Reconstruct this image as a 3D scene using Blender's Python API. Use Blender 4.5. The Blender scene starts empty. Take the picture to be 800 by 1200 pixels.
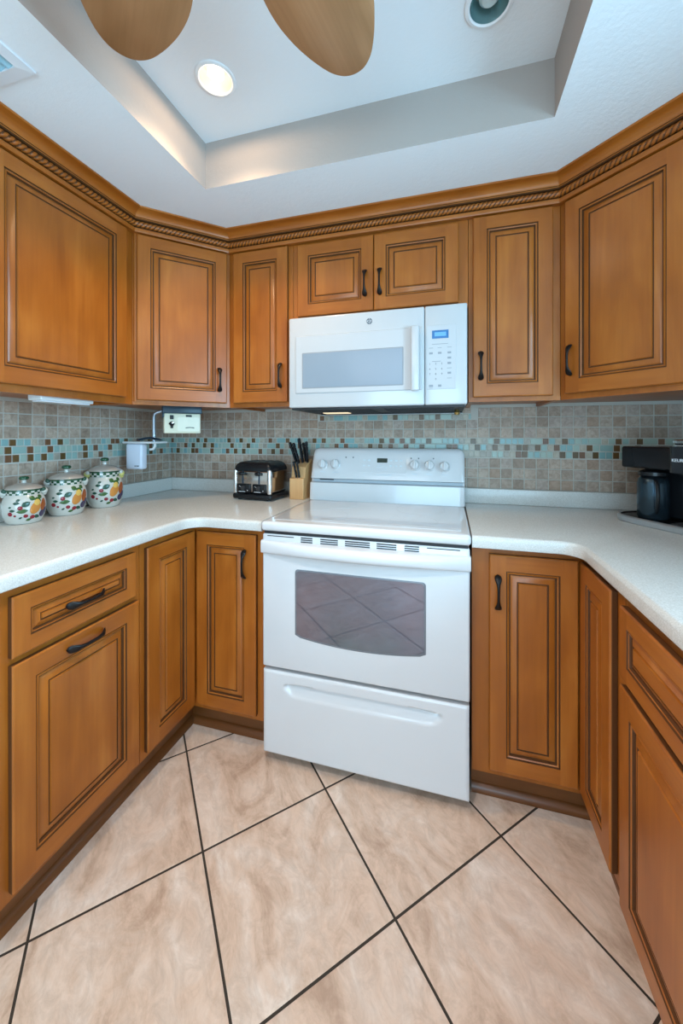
import bpy, bmesh, math, random
from mathutils import Vector, Matrix
random.seed(7)
PI = math.pi
S = bpy.context.scene
C = S.collection

# ------------------------------------------------------------------ camera, world, lights, exposure
cam_d = bpy.data.cameras.new('camera')
cam = bpy.data.objects.new('camera', cam_d)
C.objects.link(cam)
cam.location = (0.3146, -1.9378, 1.2481)
cam.rotation_euler = (PI / 2 - 0.0014, 0.0005, 0.2738)
cam_d.sensor_fit = 'HORIZONTAL'
cam_d.sensor_width = 36.0
cam_d.lens = 437.4 * 36.0 / 800.0
cam_d.shift_x = (400 - 404.26) / 800.0
cam_d.shift_y = (511.14 - 600) / 800.0
cam_d.clip_start = 0.02
S.camera = cam

world = bpy.data.worlds.new('world')
S.world = world
world.use_nodes = True
bg = world.node_tree.nodes['Background']
bg.inputs[0].default_value = (0.52, 0.80, 1.0, 1)
bg.inputs[1].default_value = 0.7

def area(name, loc, rot, sx, sy, power, col):
    l = bpy.data.lights.new(name, 'AREA')
    l.shape = 'RECTANGLE'
    l.size, l.size_y, l.energy, l.color = sx, sy, power, col
    o = bpy.data.objects.new(name, l)
    C.objects.link(o)
    o.location, o.rotation_euler = loc, rot
    return o

# daylight through the wide opening behind the photographer
area('daylight_opening', (0.45, -4.35, 1.05), (PI / 2 + 0.62, 0, 0), 1.8, 1.3, 27, (0.46, 0.77, 1.0))
# daylight through the window over the right-hand counter
area('daylight_window', (2.05, -1.58, 1.42), (0, PI / 2 + 0.05, 0), 1.25, 1.7, 66, (0.36, 0.73, 1.0))
# unseen fill light added behind the camera, high up
area('added_rear_fill', (-0.3, -3.3, 2.1), (0.5, 0, 0), 1.2, 0.8, 6, (0.86, 0.93, 1.0))

S.view_settings.view_transform = 'Standard'
S.view_settings.look = 'None'
S.view_settings.gamma = 1
S.view_settings.use_curve_mapping = False
S.view_settings.exposure = 1.07
S.cycles.max_bounces = 8
S.cycles.diffuse_bounces = 5
S.cycles.use_denoising = True
S.cycles.sample_clamp_indirect = 6

# ------------------------------------------------------------------ materials
def mat(name, col, rough=0.5, metal=0.0, spec=0.5, coat=0.0, coat_rough=0.1, emit=None, estr=0.0):
    m = bpy.data.materials.new(name)
    m.use_nodes = True
    b = m.node_tree.nodes['Principled BSDF']
    b.inputs['Base Color'].default_value = (*col, 1)
    b.inputs['Roughness'].default_value = rough
    b.inputs['Metallic'].default_value = metal
    b.inputs['Specular IOR Level'].default_value = spec
    b.inputs['Coat Weight'].default_value = coat
    b.inputs['Coat Roughness'].default_value = coat_rough
    if emit:
        b.inputs['Emission Color'].default_value = (*emit, 1)
        b.inputs['Emission Strength'].default_value = estr
    return m

class NT:
    def __init__(s, m):
        s.t = m.node_tree
        s.b = s.t.nodes['Principled BSDF']
    def n(s, kind, **kw):
        nd = s.t.nodes.new(kind)
        for k, v in kw.items():
            setattr(nd, k, v)
        return nd
    def l(s, a, b):
        s.t.links.new(a, b)
    def math(s, op, a, b=None):
        nd = s.n('ShaderNodeMath', operation=op)
        for i, v in enumerate((a, b)):
            if v is None: continue
            if isinstance(v, (int, float)): nd.inputs[i].default_value = v
            else: s.l(v, nd.inputs[i])
        return nd.outputs[0]
    def ramp(s, fac, stops, interp='LINEAR'):
        nd = s.n('ShaderNodeValToRGB')
        nd.color_ramp.interpolation = interp
        e = nd.color_ramp.elements
        while len(e) < len(stops): e.new(0.5)
        for el, (p, c) in zip(e, stops):
            el.position = p
            el.color = (*c, 1)
        s.l(fac, nd.inputs[0])
        return nd.outputs[0]
    def noise(s, vec, scale, detail=3, rough=0.5, dist=0.0):
        nd = s.n('ShaderNodeTexNoise')
        nd.inputs['Scale'].default_value = scale
        nd.inputs['Detail'].default_value = detail
        nd.inputs['Roughness'].default_value = rough
        nd.inputs['Distortion'].default_value = dist
        if vec is not None: s.l(vec, nd.inputs['Vector'])
        return nd.outputs['Fac']
    def mix(s, fac, a, b, blend='MIX'):
        nd = s.n('ShaderNodeMix', data_type='RGBA', blend_type=blend)
        for i, v in ((0, fac), (6, a), (7, b)):
            if isinstance(v, (int, float)): nd.inputs[i].default_value = v
            elif isinstance(v, tuple): nd.inputs[i].default_value = (*v, 1)
            else: s.l(v, nd.inputs[i])
        return nd.outputs[2]
    def bump(s, h, strength, dist):
        nd = s.n('ShaderNodeBump')
        nd.inputs['Strength'].default_value = strength
        nd.inputs['Distance'].default_value = dist
        s.l(h, nd.inputs['Height'])
        s.l(nd.outputs[0], s.b.inputs['Normal'])

def wood(name, axis, dark=(0.255, 0.066, 0.006), mid=(0.345, 0.096, 0.010), light=(0.44, 0.142, 0.020), rough=0.34):
    m = mat(name, mid, rough, spec=0.4, coat=0.14, coat_rough=0.2)
    t = NT(m)
    tc = t.n('ShaderNodeTexCoord')
    oi = t.n('ShaderNodeObjectInfo')
    off = t.n('ShaderNodeVectorMath', operation='SCALE')
    cmb = t.n('ShaderNodeCombineXYZ')
    t.l(oi.outputs['Random'], cmb.inputs[0]); t.l(oi.outputs['Random'], cmb.inputs[1]); t.l(oi.outputs['Random'], cmb.inputs[2])
    t.l(cmb.outputs[0], off.inputs[0]); off.inputs['Scale'].default_value = 23.0
    add = t.n('ShaderNodeVectorMath', operation='ADD')
    t.l(tc.outputs['Object'], add.inputs[0]); t.l(off.outputs[0], add.inputs[1])
    def mp(sc):
        mpn = t.n('ShaderNodeMapping')
        mpn.inputs['Scale'].default_value = sc
        t.l(add.outputs[0], mpn.inputs[0])
        return mpn.outputs[0]
    a, b = (1.0, 9.0)
    k = {'x': 0, 'y': 1, 'z': 2}[axis]
    s1 = [8.0] * 3; s1[k] = 1.0
    s2 = [70.0] * 3; s2[k] = 2.2
    s3 = [5.0] * 3; s3[k] = 2.6
    f1 = t.noise(mp(s1), 1.6, 4, 0.55, 0.8)
    f2 = t.noise(mp(s2), 1.5, 3, 0.6, 0.3)
    f3 = t.noise(mp(s3), 1.7, 2, 0.5, 0.4)
    f = t.math('ADD', t.math('MULTIPLY', f1, 0.55), t.math('MULTIPLY', f3, 0.45))
    c = t.ramp(f, [(0.30, dark), (0.5, mid), (0.70, light)])
    c2 = t.ramp(f2, [(0.30, (0.86, 0.83, 0.80)), (0.6, (1.05, 1.04, 1.03))])
    c = t.mix(0.45, c, c2, 'MULTIPLY')
    t.l(c, t.b.inputs['Base Color'])
    return m

M = {}
M['wood_v'] = wood('maple_vertical', 'z')
M['wood_h'] = wood('maple_horizontal', 'x')
M['glaze'] = mat('brown_glaze', (0.095, 0.034, 0.010), 0.5, spec=0.3)
M['glaze2'] = mat('brown_glaze_light', (0.19, 0.070, 0.020), 0.4)
M['toe'] = wood('toe_wood_shaded', 'x', (0.11, 0.034, 0.007), (0.15, 0.048, 0.010), (0.19, 0.065, 0.016))  # shade of the toe recess is darkened into this wood
M['iron'] = mat('bronze_iron', (0.012, 0.010, 0.010), 0.38, 0.6)
M['white'] = mat('white_enamel', (0.655, 0.65, 0.655), 0.18, coat=0.3, coat_rough=0.05)
M['white_soft'] = mat('white_plastic', (0.74, 0.75, 0.76), 0.32)
M['white_mw'] = mat('white_microwave', (0.53, 0.53, 0.54), 0.2, coat=0.2, coat_rough=0.05)
M['white_pad'] = mat('white_pad', (0.505, 0.51, 0.525), 0.34)
M['grey_mark'] = mat('grey_marking', (0.27, 0.29, 0.32), 0.5)
M['dark_mark'] = mat('dark_marking', (0.10, 0.11, 0.13), 0.5)
M['dark'] = mat('dark_gap', (0.012, 0.013, 0.016), 0.5)
M['black'] = mat('black_plastic', (0.009, 0.010, 0.012), 0.25, spec=0.3)
M['black_matte'] = mat('black_rubber', (0.02, 0.02, 0.022), 0.6)
M['chrome'] = mat('chrome', (0.75, 0.76, 0.78), 0.16, 1.0)
M['steel'] = mat('brushed_steel', (0.55, 0.57, 0.60), 0.32, 1.0)
M['navy'] = mat('dark_navy_plastic', (0.012, 0.035, 0.06), 0.35)
M['cream'] = mat('cream_plastic', (0.72, 0.68, 0.52), 0.4)
M['lcd_blue'] = mat('blue_display', (0.02, 0.12, 0.30), 0.2, emit=(0.05, 0.28, 0.65), estr=0.08)
M['lcd_green'] = mat('green_display', (0.025, 0.04, 0.03), 0.2)
M['brass'] = mat('brass', (0.45, 0.32, 0.12), 0.35, 1.0)

# ceilings
def plaster(name, col, sc=70, st=0.12):
    m = mat(name, col, 0.85, spec=0.2)
    t = NT(m)
    tc = t.n('ShaderNodeTexCoord')
    f = t.noise(tc.outputs['Object'], sc, 4, 0.6, 0.4)
    t.bump(f, st, 0.01)
    return m
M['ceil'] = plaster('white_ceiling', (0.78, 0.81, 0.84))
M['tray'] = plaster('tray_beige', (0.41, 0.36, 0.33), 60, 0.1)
M['wall'] = plaster('wall_paint', (0.70, 0.66, 0.60), 80, 0.1)

# floor tiles, laid diagonally
def floor_mat():
    m = mat('floor_tile', (0.6, 0.5, 0.4), 0.38, spec=0.4)
    t = NT(m)
    g = t.n('ShaderNodeNewGeometry')
    mp = t.n('ShaderNodeMapping', vector_type='POINT')
    sub = t.n('ShaderNodeVectorMath', operation='SUBTRACT')
    t.l(g.outputs['Position'], sub.inputs[0]); sub.inputs[1].default_value = (0.1786, -0.977, 0)
    mp.inputs['Rotation'].default_value = (0, 0, PI / 4)
    mp.inputs['Scale'].default_value = (1 / 0.4085, 1 / 0.4085, 1)
    t.l(sub.outputs[0], mp.inputs[0])
    sp = t.n('ShaderNodeSeparateXYZ'); t.l(mp.outputs[0], sp.inputs[0])
    ds = []
    fl = []
    for i in (0, 1):
        fr = t.math('FRACT', sp.outputs[i])
        ds.append(t.math('MINIMUM', fr, t.math('SUBTRACT', 1.0, fr)))
        fl.append(t.math('FLOOR', sp.outputs[i]))
    d = t.math('MINIMUM', ds[0], ds[1])
    grout = t.math('LESS_THAN', d, 0.0078)
    idv = t.n('ShaderNodeCombineXYZ'); t.l(fl[0], idv.inputs[0]); t.l(fl[1], idv.inputs[1])
    wn = t.n('ShaderNodeTexWhiteNoise'); t.l(idv.outputs[0], wn.inputs['Vector'])
    off = t.n('ShaderNodeVectorMath', operation='SCALE'); t.l(wn.outputs['Color'], off.inputs[0]); off.inputs['Scale'].default_value = 30
    add = t.n('ShaderNodeVectorMath', operation='ADD'); t.l(mp.outputs[0], add.inputs[0]); t.l(off.outputs[0], add.inputs[1])
    st = t.n('ShaderNodeMapping'); st.inputs['Scale'].default_value = (1.0, 1.7, 1); t.l(add.outputs[0], st.inputs[0])
    f1 = t.noise(st.outputs[0], 1.7, 7, 0.66, 1.2)
    f2 = t.noise(st.outputs[0], 6.0, 6, 0.75, 0.8)
    c = t.ramp(f1, [(0.32, (0.50, 0.34, 0.245)), (0.45, (0.66, 0.48, 0.365)), (0.57, (0.70, 0.545, 0.44)), (0.70, (0.78, 0.66, 0.57))])
    c2 = t.ramp(f2, [(0.36, (0.80, 0.77, 0.75)), (0.60, (1.05, 1.05, 1.06))])
    c = t.mix(0.8, c, c2, 'MULTIPLY')
    c = t.mix(grout, c, (0.035, 0.024, 0.016))
    t.l(c, t.b.inputs['Base Color'])
    r = t.math('ADD', 0.34, t.math('MULTIPLY', grout, 0.45))
    t.l(r, t.b.inputs['Roughness'])
    h = t.math('SMOOTH_MIN', t.math('MULTIPLY', d, 50.0), 1.0)
    t.bump(h, 0.4, 0.003)
    return m
M['floor'] = floor_mat()

def counter_mat():
    m = mat('speckled_laminate', (0.6, 0.57, 0.52), 0.22, spec=0.5)
    t = NT(m)
    tc = t.n('ShaderNodeTexCoord')
    f = t.noise(tc.outputs['Object'], 340, 2, 0.7)
    f2 = t.noise(tc.outputs['Object'], 620, 2, 0.6)
    c = t.ramp(f, [(0.34, (0.555, 0.535, 0.50)), (0.5, (0.62, 0.605, 0.57)), (0.66, (0.70, 0.69, 0.665))])
    c2 = t.ramp(f2, [(0.30, (0.80, 0.77, 0.73)), (0.45, (1, 1, 1))])
    c = t.mix(0.6, c, c2, 'MULTIPLY')
    t.l(c, t.b.inputs['Base Color'])
    return m
M['counter'] = counter_mat()

def stone(name, a, b, rough=0.55):
    m = mat(name, a, rough)
    t = NT(m)
    tc = t.n('ShaderNodeTexCoord')
    f = t.noise(tc.outputs['Object'], 45, 4, 0.65, 0.8)
    t.l(t.ramp(f, [(0.34, a), (0.62, b)]), t.b.inputs['Base Color'])
    return m
STONES = [stone('stone_tile_grey', (0.271, 0.194, 0.145), (0.428, 0.325, 0.253)), stone('stone_tile_light', (0.335, 0.242, 0.181), (0.497, 0.388, 0.308)),
          stone('stone_tile_tan', (0.300, 0.194, 0.132), (0.416, 0.291, 0.213)), stone('stone_tile_taupe', (0.243, 0.170, 0.123), (0.369, 0.272, 0.208)),
          stone('stone_tile_pale', (0.324, 0.247, 0.200), (0.462, 0.369, 0.308))]
AQUAS = [mat('glass_aqua', (0.27, 0.40, 0.37), 0.3), mat('glass_mint', (0.33, 0.42, 0.36), 0.3), mat('glass_teal', (0.21, 0.37, 0.37), 0.28)]
BROWNS = [mat('glass_brown', (0.13, 0.065, 0.018), 0.3), mat('glass_rust', (0.16, 0.07, 0.03), 0.3), mat('glass_bronze', (0.10, 0.055, 0.014), 0.3)]
BEIGES = [stone('mosaic_sand', (0.36, 0.31, 0.23), (0.46, 0.41, 0.33), 0.35), stone('mosaic_taupe', (0.28, 0.25, 0.20), (0.38, 0.34, 0.28), 0.35)]
GROUT = mat('tile_grout', (0.50, 0.48, 0.43), 0.8)

# ------------------------------------------------------------------ mesh building
class MB:
    def __init__(s):
        s.v, s.f, s.m = [], [], []
    def face(s, pts, m=0):
        i = len(s.v)
        s.v += [tuple(p) for p in pts]
        s.f.append(tuple(range(i, i + len(pts)))); s.m.append(m)
    def loft(s, rings, m=0, closed=True, cap0=True, cap1=True, loop=False):
        n = len(rings[0]); b = len(s.v)
        for r in rings: s.v += [tuple(p) for p in r]
        R = len(rings)
        for i in range(R if loop else R - 1):
            i2 = (i + 1) % R
            for j in range(n if closed else n - 1):
                k = (j + 1) % n
                s.f.append((b + i * n + j, b + i * n + k, b + i2 * n + k, b + i2 * n + j))
                s.m.append(m[i] if isinstance(m, list) else m)
        m0 = m[0] if isinstance(m, list) else m
        m1 = m[-1] if isinstance(m, list) else m
        if cap0 and not loop: s.f.append(tuple(b + j for j in reversed(range(n)))); s.m.append(m0)
        if cap1 and not loop: s.f.append(tuple(b + (R - 1) * n + j for j in range(n))); s.m.append(m1)
    def box(s, x0, y0, z0, x1, y1, z1, m=0):
        s.loft([[(x0, y0, z0), (x1, y0, z0), (x1, y1, z0), (x0, y1, z0)], [(x0, y0, z1), (x1, y0, z1), (x1, y1, z1), (x0, y1, z1)]], m)
    def rbox(s, x0, y0, z0, x1, y1, z1, r=0.004, m=0, seg=3, axis='z'):
        # box rounded on all edges; axis = direction of loft
        perm = {'z': (0, 1, 2), 'y': (0, 2, 1), 'x': (1, 2, 0)}[axis]
        lo = (x0, y0, z0); hi = (x1, y1, z1)
        a0, b0, c0 = (lo[i] for i in perm); a1, b1, c1 = (hi[i] for i in perm)
        def ring(ins, c):
            rr = max(r - ins, 1e-5); out = []
            for (ca, cb, t0) in ((a1 - r, b1 - r, 0), (a0 + r, b1 - r, 90), (a0 + r, b0 + r, 180), (a1 - r, b0 + r, 270)):
                for k in range(seg + 1):
                    t = math.radians(t0 + 90 * k / seg)
                    p = [0, 0, 0]
                    p[perm[0]] = ca + rr * math.cos(t); p[perm[1]] = cb + rr * math.sin(t); p[perm[2]] = c
                    out.append(tuple(p))
            return out
        rings = []
        for k in range(seg + 1):
            t = PI / 2 * k / seg
            rings.append(ring(r - r * math.sin(t), c0 + r - r * math.cos(t)))
        for k in range(seg + 1):
            t = PI / 2 * (1 - k / seg)
            rings.append(ring(r - r * math.sin(t), c1 - r + r * math.cos(t)))
        s.loft(rings, m)
    def prism(s, poly, z0, z1, m=0):
        s.loft([[(x, y, z0) for x, y in poly], [(x, y, z1) for x, y in poly]], m)
    def lathe(s, prof, n=32, c=(0, 0, 0), m=0, axis='z', cap0=True, cap1=True):
        rings = []
        for r, z in prof:
            ring = []
            for k in range(n):
                t = 2 * PI * k / n
                a, b = r * math.cos(t), r * math.sin(t)
                if axis == 'z': p = (c[0] + a, c[1] + b, c[2] + z)
                elif axis == 'y': p = (c[0] + a, c[1] + z, c[2] - b)
                else: p = (c[0] + z, c[1] + a, c[2] + b)
                ring.append(p)
            rings.append(ring)
        s.loft(rings, m, cap0=cap0, cap1=cap1)
    def tube(s, pts, rad, n=10, m=0, flat=None):
        pts = [Vector(p) for p in pts]
        up = Vector((0, 0, 1)); rings = []
        nrm = None
        for i, p in enumerate(pts):
            t = (pts[min(i + 1, len(pts) - 1)] - pts[max(i - 1, 0)]).normalized()
            if nrm is None:
                nrm = t.orthogonal().normalized()
            nrm = (nrm - t * nrm.dot(t)).normalized()
            bn = t.cross(nrm)
            r = rad[i] if isinstance(rad, (list, tuple)) else rad
            ra, rb = r if isinstance(r, tuple) else (r, r)
            rings.append([p + nrm * (ra * math.cos(2 * PI * k / n)) + bn * (rb * math.sin(2 * PI * k / n)) for k in range(n)])
        s.loft(rings, m)
    def build(s, name, mats, parent=None, loc=(0, 0, 0), rot=(0, 0, 0), angle=35, bevel=0, merge=False):
        me = bpy.data.meshes.new(name)
        me.from_pydata(s.v, [], s.f)
        for mm in (mats if isinstance(mats, (list, tuple)) else [mats]): me.materials.append(mm)
        me.polygons.foreach_set('material_index', s.m)
        bm = bmesh.new(); bm.from_mesh(me)
        if merge: bmesh.ops.remove_doubles(bm, verts=bm.verts, dist=1e-5)
        bmesh.ops.recalc_face_normals(bm, faces=bm.faces)
        bm.to_mesh(me); bm.free()
        me.polygons.foreach_set('use_smooth', [True] * len(me.polygons))
        me.set_sharp_from_angle(angle=math.radians(angle))
        o = bpy.data.objects.new(name, me)
        C.objects.link(o)
        o.location, o.rotation_euler = loc, rot
        if parent: o.parent = parent
        if bevel:
            b = o.modifiers.new('bevel', 'BEVEL'); b.width = bevel; b.segments = 2; b.limit_method = 'ANGLE'; b.angle_limit = math.radians(40)
        return o

def tag(o, label=None, cat=None, group=None, kind=None):
    if label: o['label'] = label
    if cat: o['category'] = cat
    if group: o['group'] = group
    if kind: o['kind'] = kind
    return o

def thing(name, label, cat, loc=(0, 0, 0), rz=0.0, group=None):
    o = bpy.data.objects.new(name, None)
    o.empty_display_size = 0.05
    C.objects.link(o)
    o.location = loc; o.rotation_euler = (0, 0, rz)
    return tag(o, label, cat, group)

def copy_tree(o, parent=None):
    c = o.copy(); C.objects.link(c)
    if parent: c.parent = parent
    for ch in list(o.children): copy_tree(ch, c)
    return c

def text(name, body, size, m, parent, loc, rot, extrude=0.0006, align='CENTER'):
    cu = bpy.data.curves.new(name, 'FONT')
    cu.body = body; cu.size = size; cu.extrude = extrude; cu.align_x = align; cu.align_y = 'CENTER'
    tmp = bpy.data.objects.new(name + '_tmp', cu)
    C.objects.link(tmp)
    dg = bpy.context.evaluated_depsgraph_get()
    me = bpy.data.meshes.new_from_object(tmp.evaluated_get(dg))
    bpy.data.objects.remove(tmp); bpy.data.curves.remove(cu)
    me.materials.clear(); me.materials.append(m)
    o = bpy.data.objects.new(name, me); C.objects.link(o)
    o.location, o.rotation_euler = loc, rot
    if parent: o.parent = parent
    return o

def rrect(x0, y0, x1, y1, r, seg=6):
    out = []
    for (cx, cy, t0) in ((x1 - r, y1 - r, 0), (x0 + r, y1 - r, 90), (x0 + r, y0 + r, 180), (x1 - r, y0 + r, 270)):
        for k in range(seg + 1):
            t = math.radians(t0 + 90 * k / seg)
            out.append((cx + r * math.cos(t), cy + r * math.sin(t)))
    return out

# ------------------------------------------------------------------ the setting
XL, XR, YF = -1.352, 1.352, -4.2
ZS, ZT = 2.2228, 2.404          # soffit, tray
TX0, TX1, TY0, TY1 = -0.616, 0.623, -0.664, -2.45

b = MB(); b.box(XL - 0.12, YF - 0.12, -0.1, XR + 0.12, 0.126, 0.0)
tag(b.build('floor', M['floor']), 'beige diagonal tile floor with dark grout', 'floor', kind='structure')

b = MB(); b.box(XL - 0.12, 0.006, 0, XR + 0.12, 0.126, 2.5)
wall_back = tag(b.build('wall_back', M['wall']), 'back wall behind the range and cabinets', 'wall', kind='structure')
b = MB(); b.box(XL - 0.12, YF, 0, XL, 0.006, 2.5)
wall_left = tag(b.build('wall_left', M['wall']), 'left wall behind the canisters', 'wall', kind='structure')
b = MB()
WY0, WY1, WZ0, WZ1 = -2.05, -1.10, 1.05, 1.90
b.box(XR, YF, 0, XR + 0.12, WY0, 2.5); b.box(XR, WY1, 0, XR + 0.12, 0.006, 2.5)
b.box(XR, WY0, 0, XR + 0.12, WY1, WZ0); b.box(XR, WY0, WZ1, XR + 0.12, WY1, 2.5)
wall_right = tag(b.build('wall_right', M['wall']), 'right wall behind the coffee maker', 'wall', kind='structure')
b = MB()
b.box(XL - 0.12, YF - 0.12, 0, -0.75, YF, 2.5); b.box(1.3, YF - 0.12, 0, XR + 0.12, YF, 2.5); b.box(-0.75, YF - 0.12, 2.2, 1.3, YF, 2.5)
tag(b.build('wall_front', M['wall']), 'wall behind the viewer with a wide opening to daylight', 'wall', kind='structure')

b = MB()
for (a, c, z0, z1) in ((WY0 - 0.04, WY0 + 0.03, WZ0 - 0.04, WZ1 + 0.04), (WY1 - 0.03, WY1 + 0.04, WZ0 - 0.04, WZ1 + 0.04), (WY0 + 0.03, WY1 - 0.03, WZ0 - 0.04, WZ0 + 0.03), (WY0 + 0.03, WY1 - 0.03, WZ1 - 0.03, WZ1 + 0.04)):
    b.box(XR - 0.012, a, z0, XR + 0.03, c, z1)
tag(b.build('window_1', M['white_soft'], bevel=0.003), 'white window frame in the right wall over the counter', 'window', kind='structure')

LAMPS = [(-0.416, -0.885), (0.416, -0.872)]
b = MB()
def quad_z(x0, y0, x1, y1, z, m): b.face([(x0, y0, z), (x0, y1, z), (x1, y1, z), (x1, y0, z)], m)
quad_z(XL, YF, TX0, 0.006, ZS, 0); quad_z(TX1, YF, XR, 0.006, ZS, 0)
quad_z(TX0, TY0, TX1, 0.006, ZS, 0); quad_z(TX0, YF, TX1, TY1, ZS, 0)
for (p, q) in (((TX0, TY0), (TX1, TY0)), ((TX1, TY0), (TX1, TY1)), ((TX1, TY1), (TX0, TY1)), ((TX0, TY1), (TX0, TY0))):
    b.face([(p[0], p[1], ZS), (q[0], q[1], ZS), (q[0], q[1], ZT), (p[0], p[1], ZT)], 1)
hh = 0.085
xs = [TX0, LAMPS[0][0] - hh, LAMPS[0][0] + hh, LAMPS[1][0] - hh, LAMPS[1][0] + hh, TX1]
for i in range(5):
    if i in (1, 3):
        cx, cy = LAMPS[i // 2]
        quad_z(xs[i], TY1, xs[i + 1], cy - hh, ZT, 0); quad_z(xs[i], cy + hh, xs[i + 1], TY0, ZT, 0)
        n = 32
        ci = [(cx + 0.052 * math.cos(2 * PI * k / n), cy + 0.052 * math.sin(2 * PI * k / n), ZT) for k in range(n)]
        sq = []
        for k in range(n):
            t = 2 * PI * k / n; c_, s_ = math.cos(t), math.sin(t); d = hh / max(abs(c_), abs(s_))
            sq.append((cx + d * c_, cy + d * s_, ZT))
        b.loft([ci, sq], 0, cap0=False, cap1=False)
    else:
        quad_z(xs[i], TY1, xs[i + 1], TY0, ZT, 0)
# slab closing the room above
b.box(XL - 0.12, YF - 0.12, 2.5, XR + 0.12, 0.126, 2.56, 0)
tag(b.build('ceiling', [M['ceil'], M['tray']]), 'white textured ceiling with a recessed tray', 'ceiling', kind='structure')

# backsplash tiles: every tile is a small raised block
ALLT = [GROUT] + STONES + AQUAS + BROWNS + BEIGES
iS, iA, iB, iE = 1, 1 + len(STONES), 1 + len(STONES) + len(AQUAS), 1 + len(STONES) + len(AQUAS) + len(BROWNS)
def tile_wall(name, parent, x0, x1, rng, mirror_to=None, extra=None, xf=None):
    """tiles in a local frame: x along the wall, z up, faces at y=0 looking to -y; xf maps to the world"""
    mb = MB()
    def tl(a, c, z0, z1, m, g=0.0021):
        a, c = max(a, x0), min(c, x1)
        if c - a < 0.006: return
        a += g; c -= g; z0 += g; z1 -= g; e = 0.0012
        r0 = [(a, 0.003, z0), (c, 0.003, z0), (c, 0.003, z1), (a, 0.003, z1)]
        r1 = [(a, e, z0), (c, e, z0), (c, e, z1), (a, e, z1)]
        r2 = [(a + e, 0, z0 + e), (c - e, 0, z0 + e), (c - e, 0, z1 - e), (a + e, 0, z1 - e)]
        mb.loft([r0, r1, r2], m, cap0=False)
    mb.box(x0, 0.0022, 0.915, x1, 0.0055, 1.405, 0)
    P = 0.052
    n0 = math.floor((x0 - 0.862) / P) - 1; n1 = math.ceil((x1 - 0.862) / P) + 1
    for i in range(n0, n1):
        a = 0.862 + i * P
        for (z0, z1) in ((0.942, 0.991), (0.991, 1.0405), (1.0405, 1.090), (1.090, 1.139), (1.236, 1.286), (1.286, 1.336), (1.336, 1.386)):
            if extra and extra[0] - 0.02 < a < extra[1] - 0.02:
                if z0 > 1.33: continue
                if z0 > 1.23: z0, z1 = (1.236, 1.2815) if z0 < 1.25 else (1.2815, 1.327)
            tl(a, a + P, z0, z1, iS + rng.choice((0, 0, 1, 1, 2, 3, 4)))
    p = 0.0268
    rows = [(1.2065, 1.235), (1.175, 1.2055), (1.1415, 1.1735)]
    if extra: rows.append((1.328, 1.357))
    for ri, (z0, z1) in enumerate(rows):
        a = x0 - rng.random() * p; prev = ''
        lim = x1
        if ri == 3: a, lim = extra
        while a < lim:
            u = rng.random()
            if prev == 'B': k = rng.choice('AAAEEB') if rng.random() < 0.45 else 'A'
            else: k = 'B' if u < 0.36 else ('E' if u < 0.62 else 'A')
            w = 2 * p if (k in 'A' and rng.random() < 0.16) else p
            m = {'A': iA + rng.randrange(3), 'B': iB + rng.randrange(3), 'E': iE + rng.randrange(2)}[k]
            tl(a, min(a + w, lim), z0, z1, m, 0.0016)
            a += w; prev = k
    if extra:   # strip closing the gap above the extra row
        tl(extra[0], extra[1], 1.357, 1.400, iS + 1)
    mb.v = [xf(p_) for p_ in mb.v]
    return mb.build(name, ALLT, parent, angle=20)
tile_wall('backsplash_tile', wall_back, XL + 0.001, XR - 0.001, random.Random(3), extra=(-0.375, 0.415), xf=lambda p: p)
tile_wall('backsplash_tile', wall_left, -1.36, -0.001, random.Random(5), xf=lambda p: (XL + 0.006 - p[1], p[0], p[2]))
tile_wall('backsplash_tile', wall_right, 0.001, 0.70, random.Random(9), xf=lambda p: (XR - 0.006 + p[1], -p[0], p[2]))

# ------------------------------------------------------------------ cabinets
WM = [M['wood_v'], M['wood_h'], M['glaze'], M['glaze2']]
def door_mesh(w, h, T=0.0195, stile=0.052, drawer=False):
    """raised-panel front, local x 0..w, z 0..h, front at y=-T, back at y=-0.001"""
    mb = MB()
    def ring(d, y): return [(d, y, d), (w - d, y, d), (w - d, y, h - d), (d, y, h - d)]
    e = 0.004
    mb.loft([ring(0.001, -0.001), ring(0.0, -T + e + 0.002)], [2], cap1=False)
    mb.loft([ring(0.0, -T + e + 0.002), ring(0.0, -T + e), ring(0.002, -T + 0.001), ring(e, -T)], [3, 0, 0], cap0=False, cap1=False)
    s = stile
    # flat stiles (full height) and rails between them
    for (a, c) in ((e, s), (w - s, w - e)):
        mb.face([(a, -T, e), (c, -T, e), (c, -T, h - e), (a, -T, h - e)], 0)
    for (a, c) in ((e, s), (h - s, h - e)):
        mb.face([(s, -T, a), (w - s, -T, a), (w - s, -T, c), (s, -T, c)], 1)
    k = 0.75 if drawer else 1.0
    rr = [(s, 0), (s + 0.0012, 0.0035), (s + 0.0037, 0.0035), (s + 0.0055, 0.0012), (s + 0.0090 * k, 0.003), (s + 0.0105 * k, 0.0095), (s + 0.0140 * k, 0.0095),
          (s + 0.020 * k, 0.0060), (s + 0.0325 * k, 0.0025), (s + 0.0338 * k, 0.0050), (s + 0.0370 * k, 0.0050), (s + 0.039 * k, 0.001)]
    mats = [2, 2, 0, 0, 2, 2, 0, 0, 2, 2, 0]
    mb.loft([ring(d, -T + q) for d, q in rr], mats, cap0=False, cap1=False)
    d, q = rr[-1]
    mb.face(ring(d, -T + q), 1 if drawer else 0)
    return mb

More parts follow.
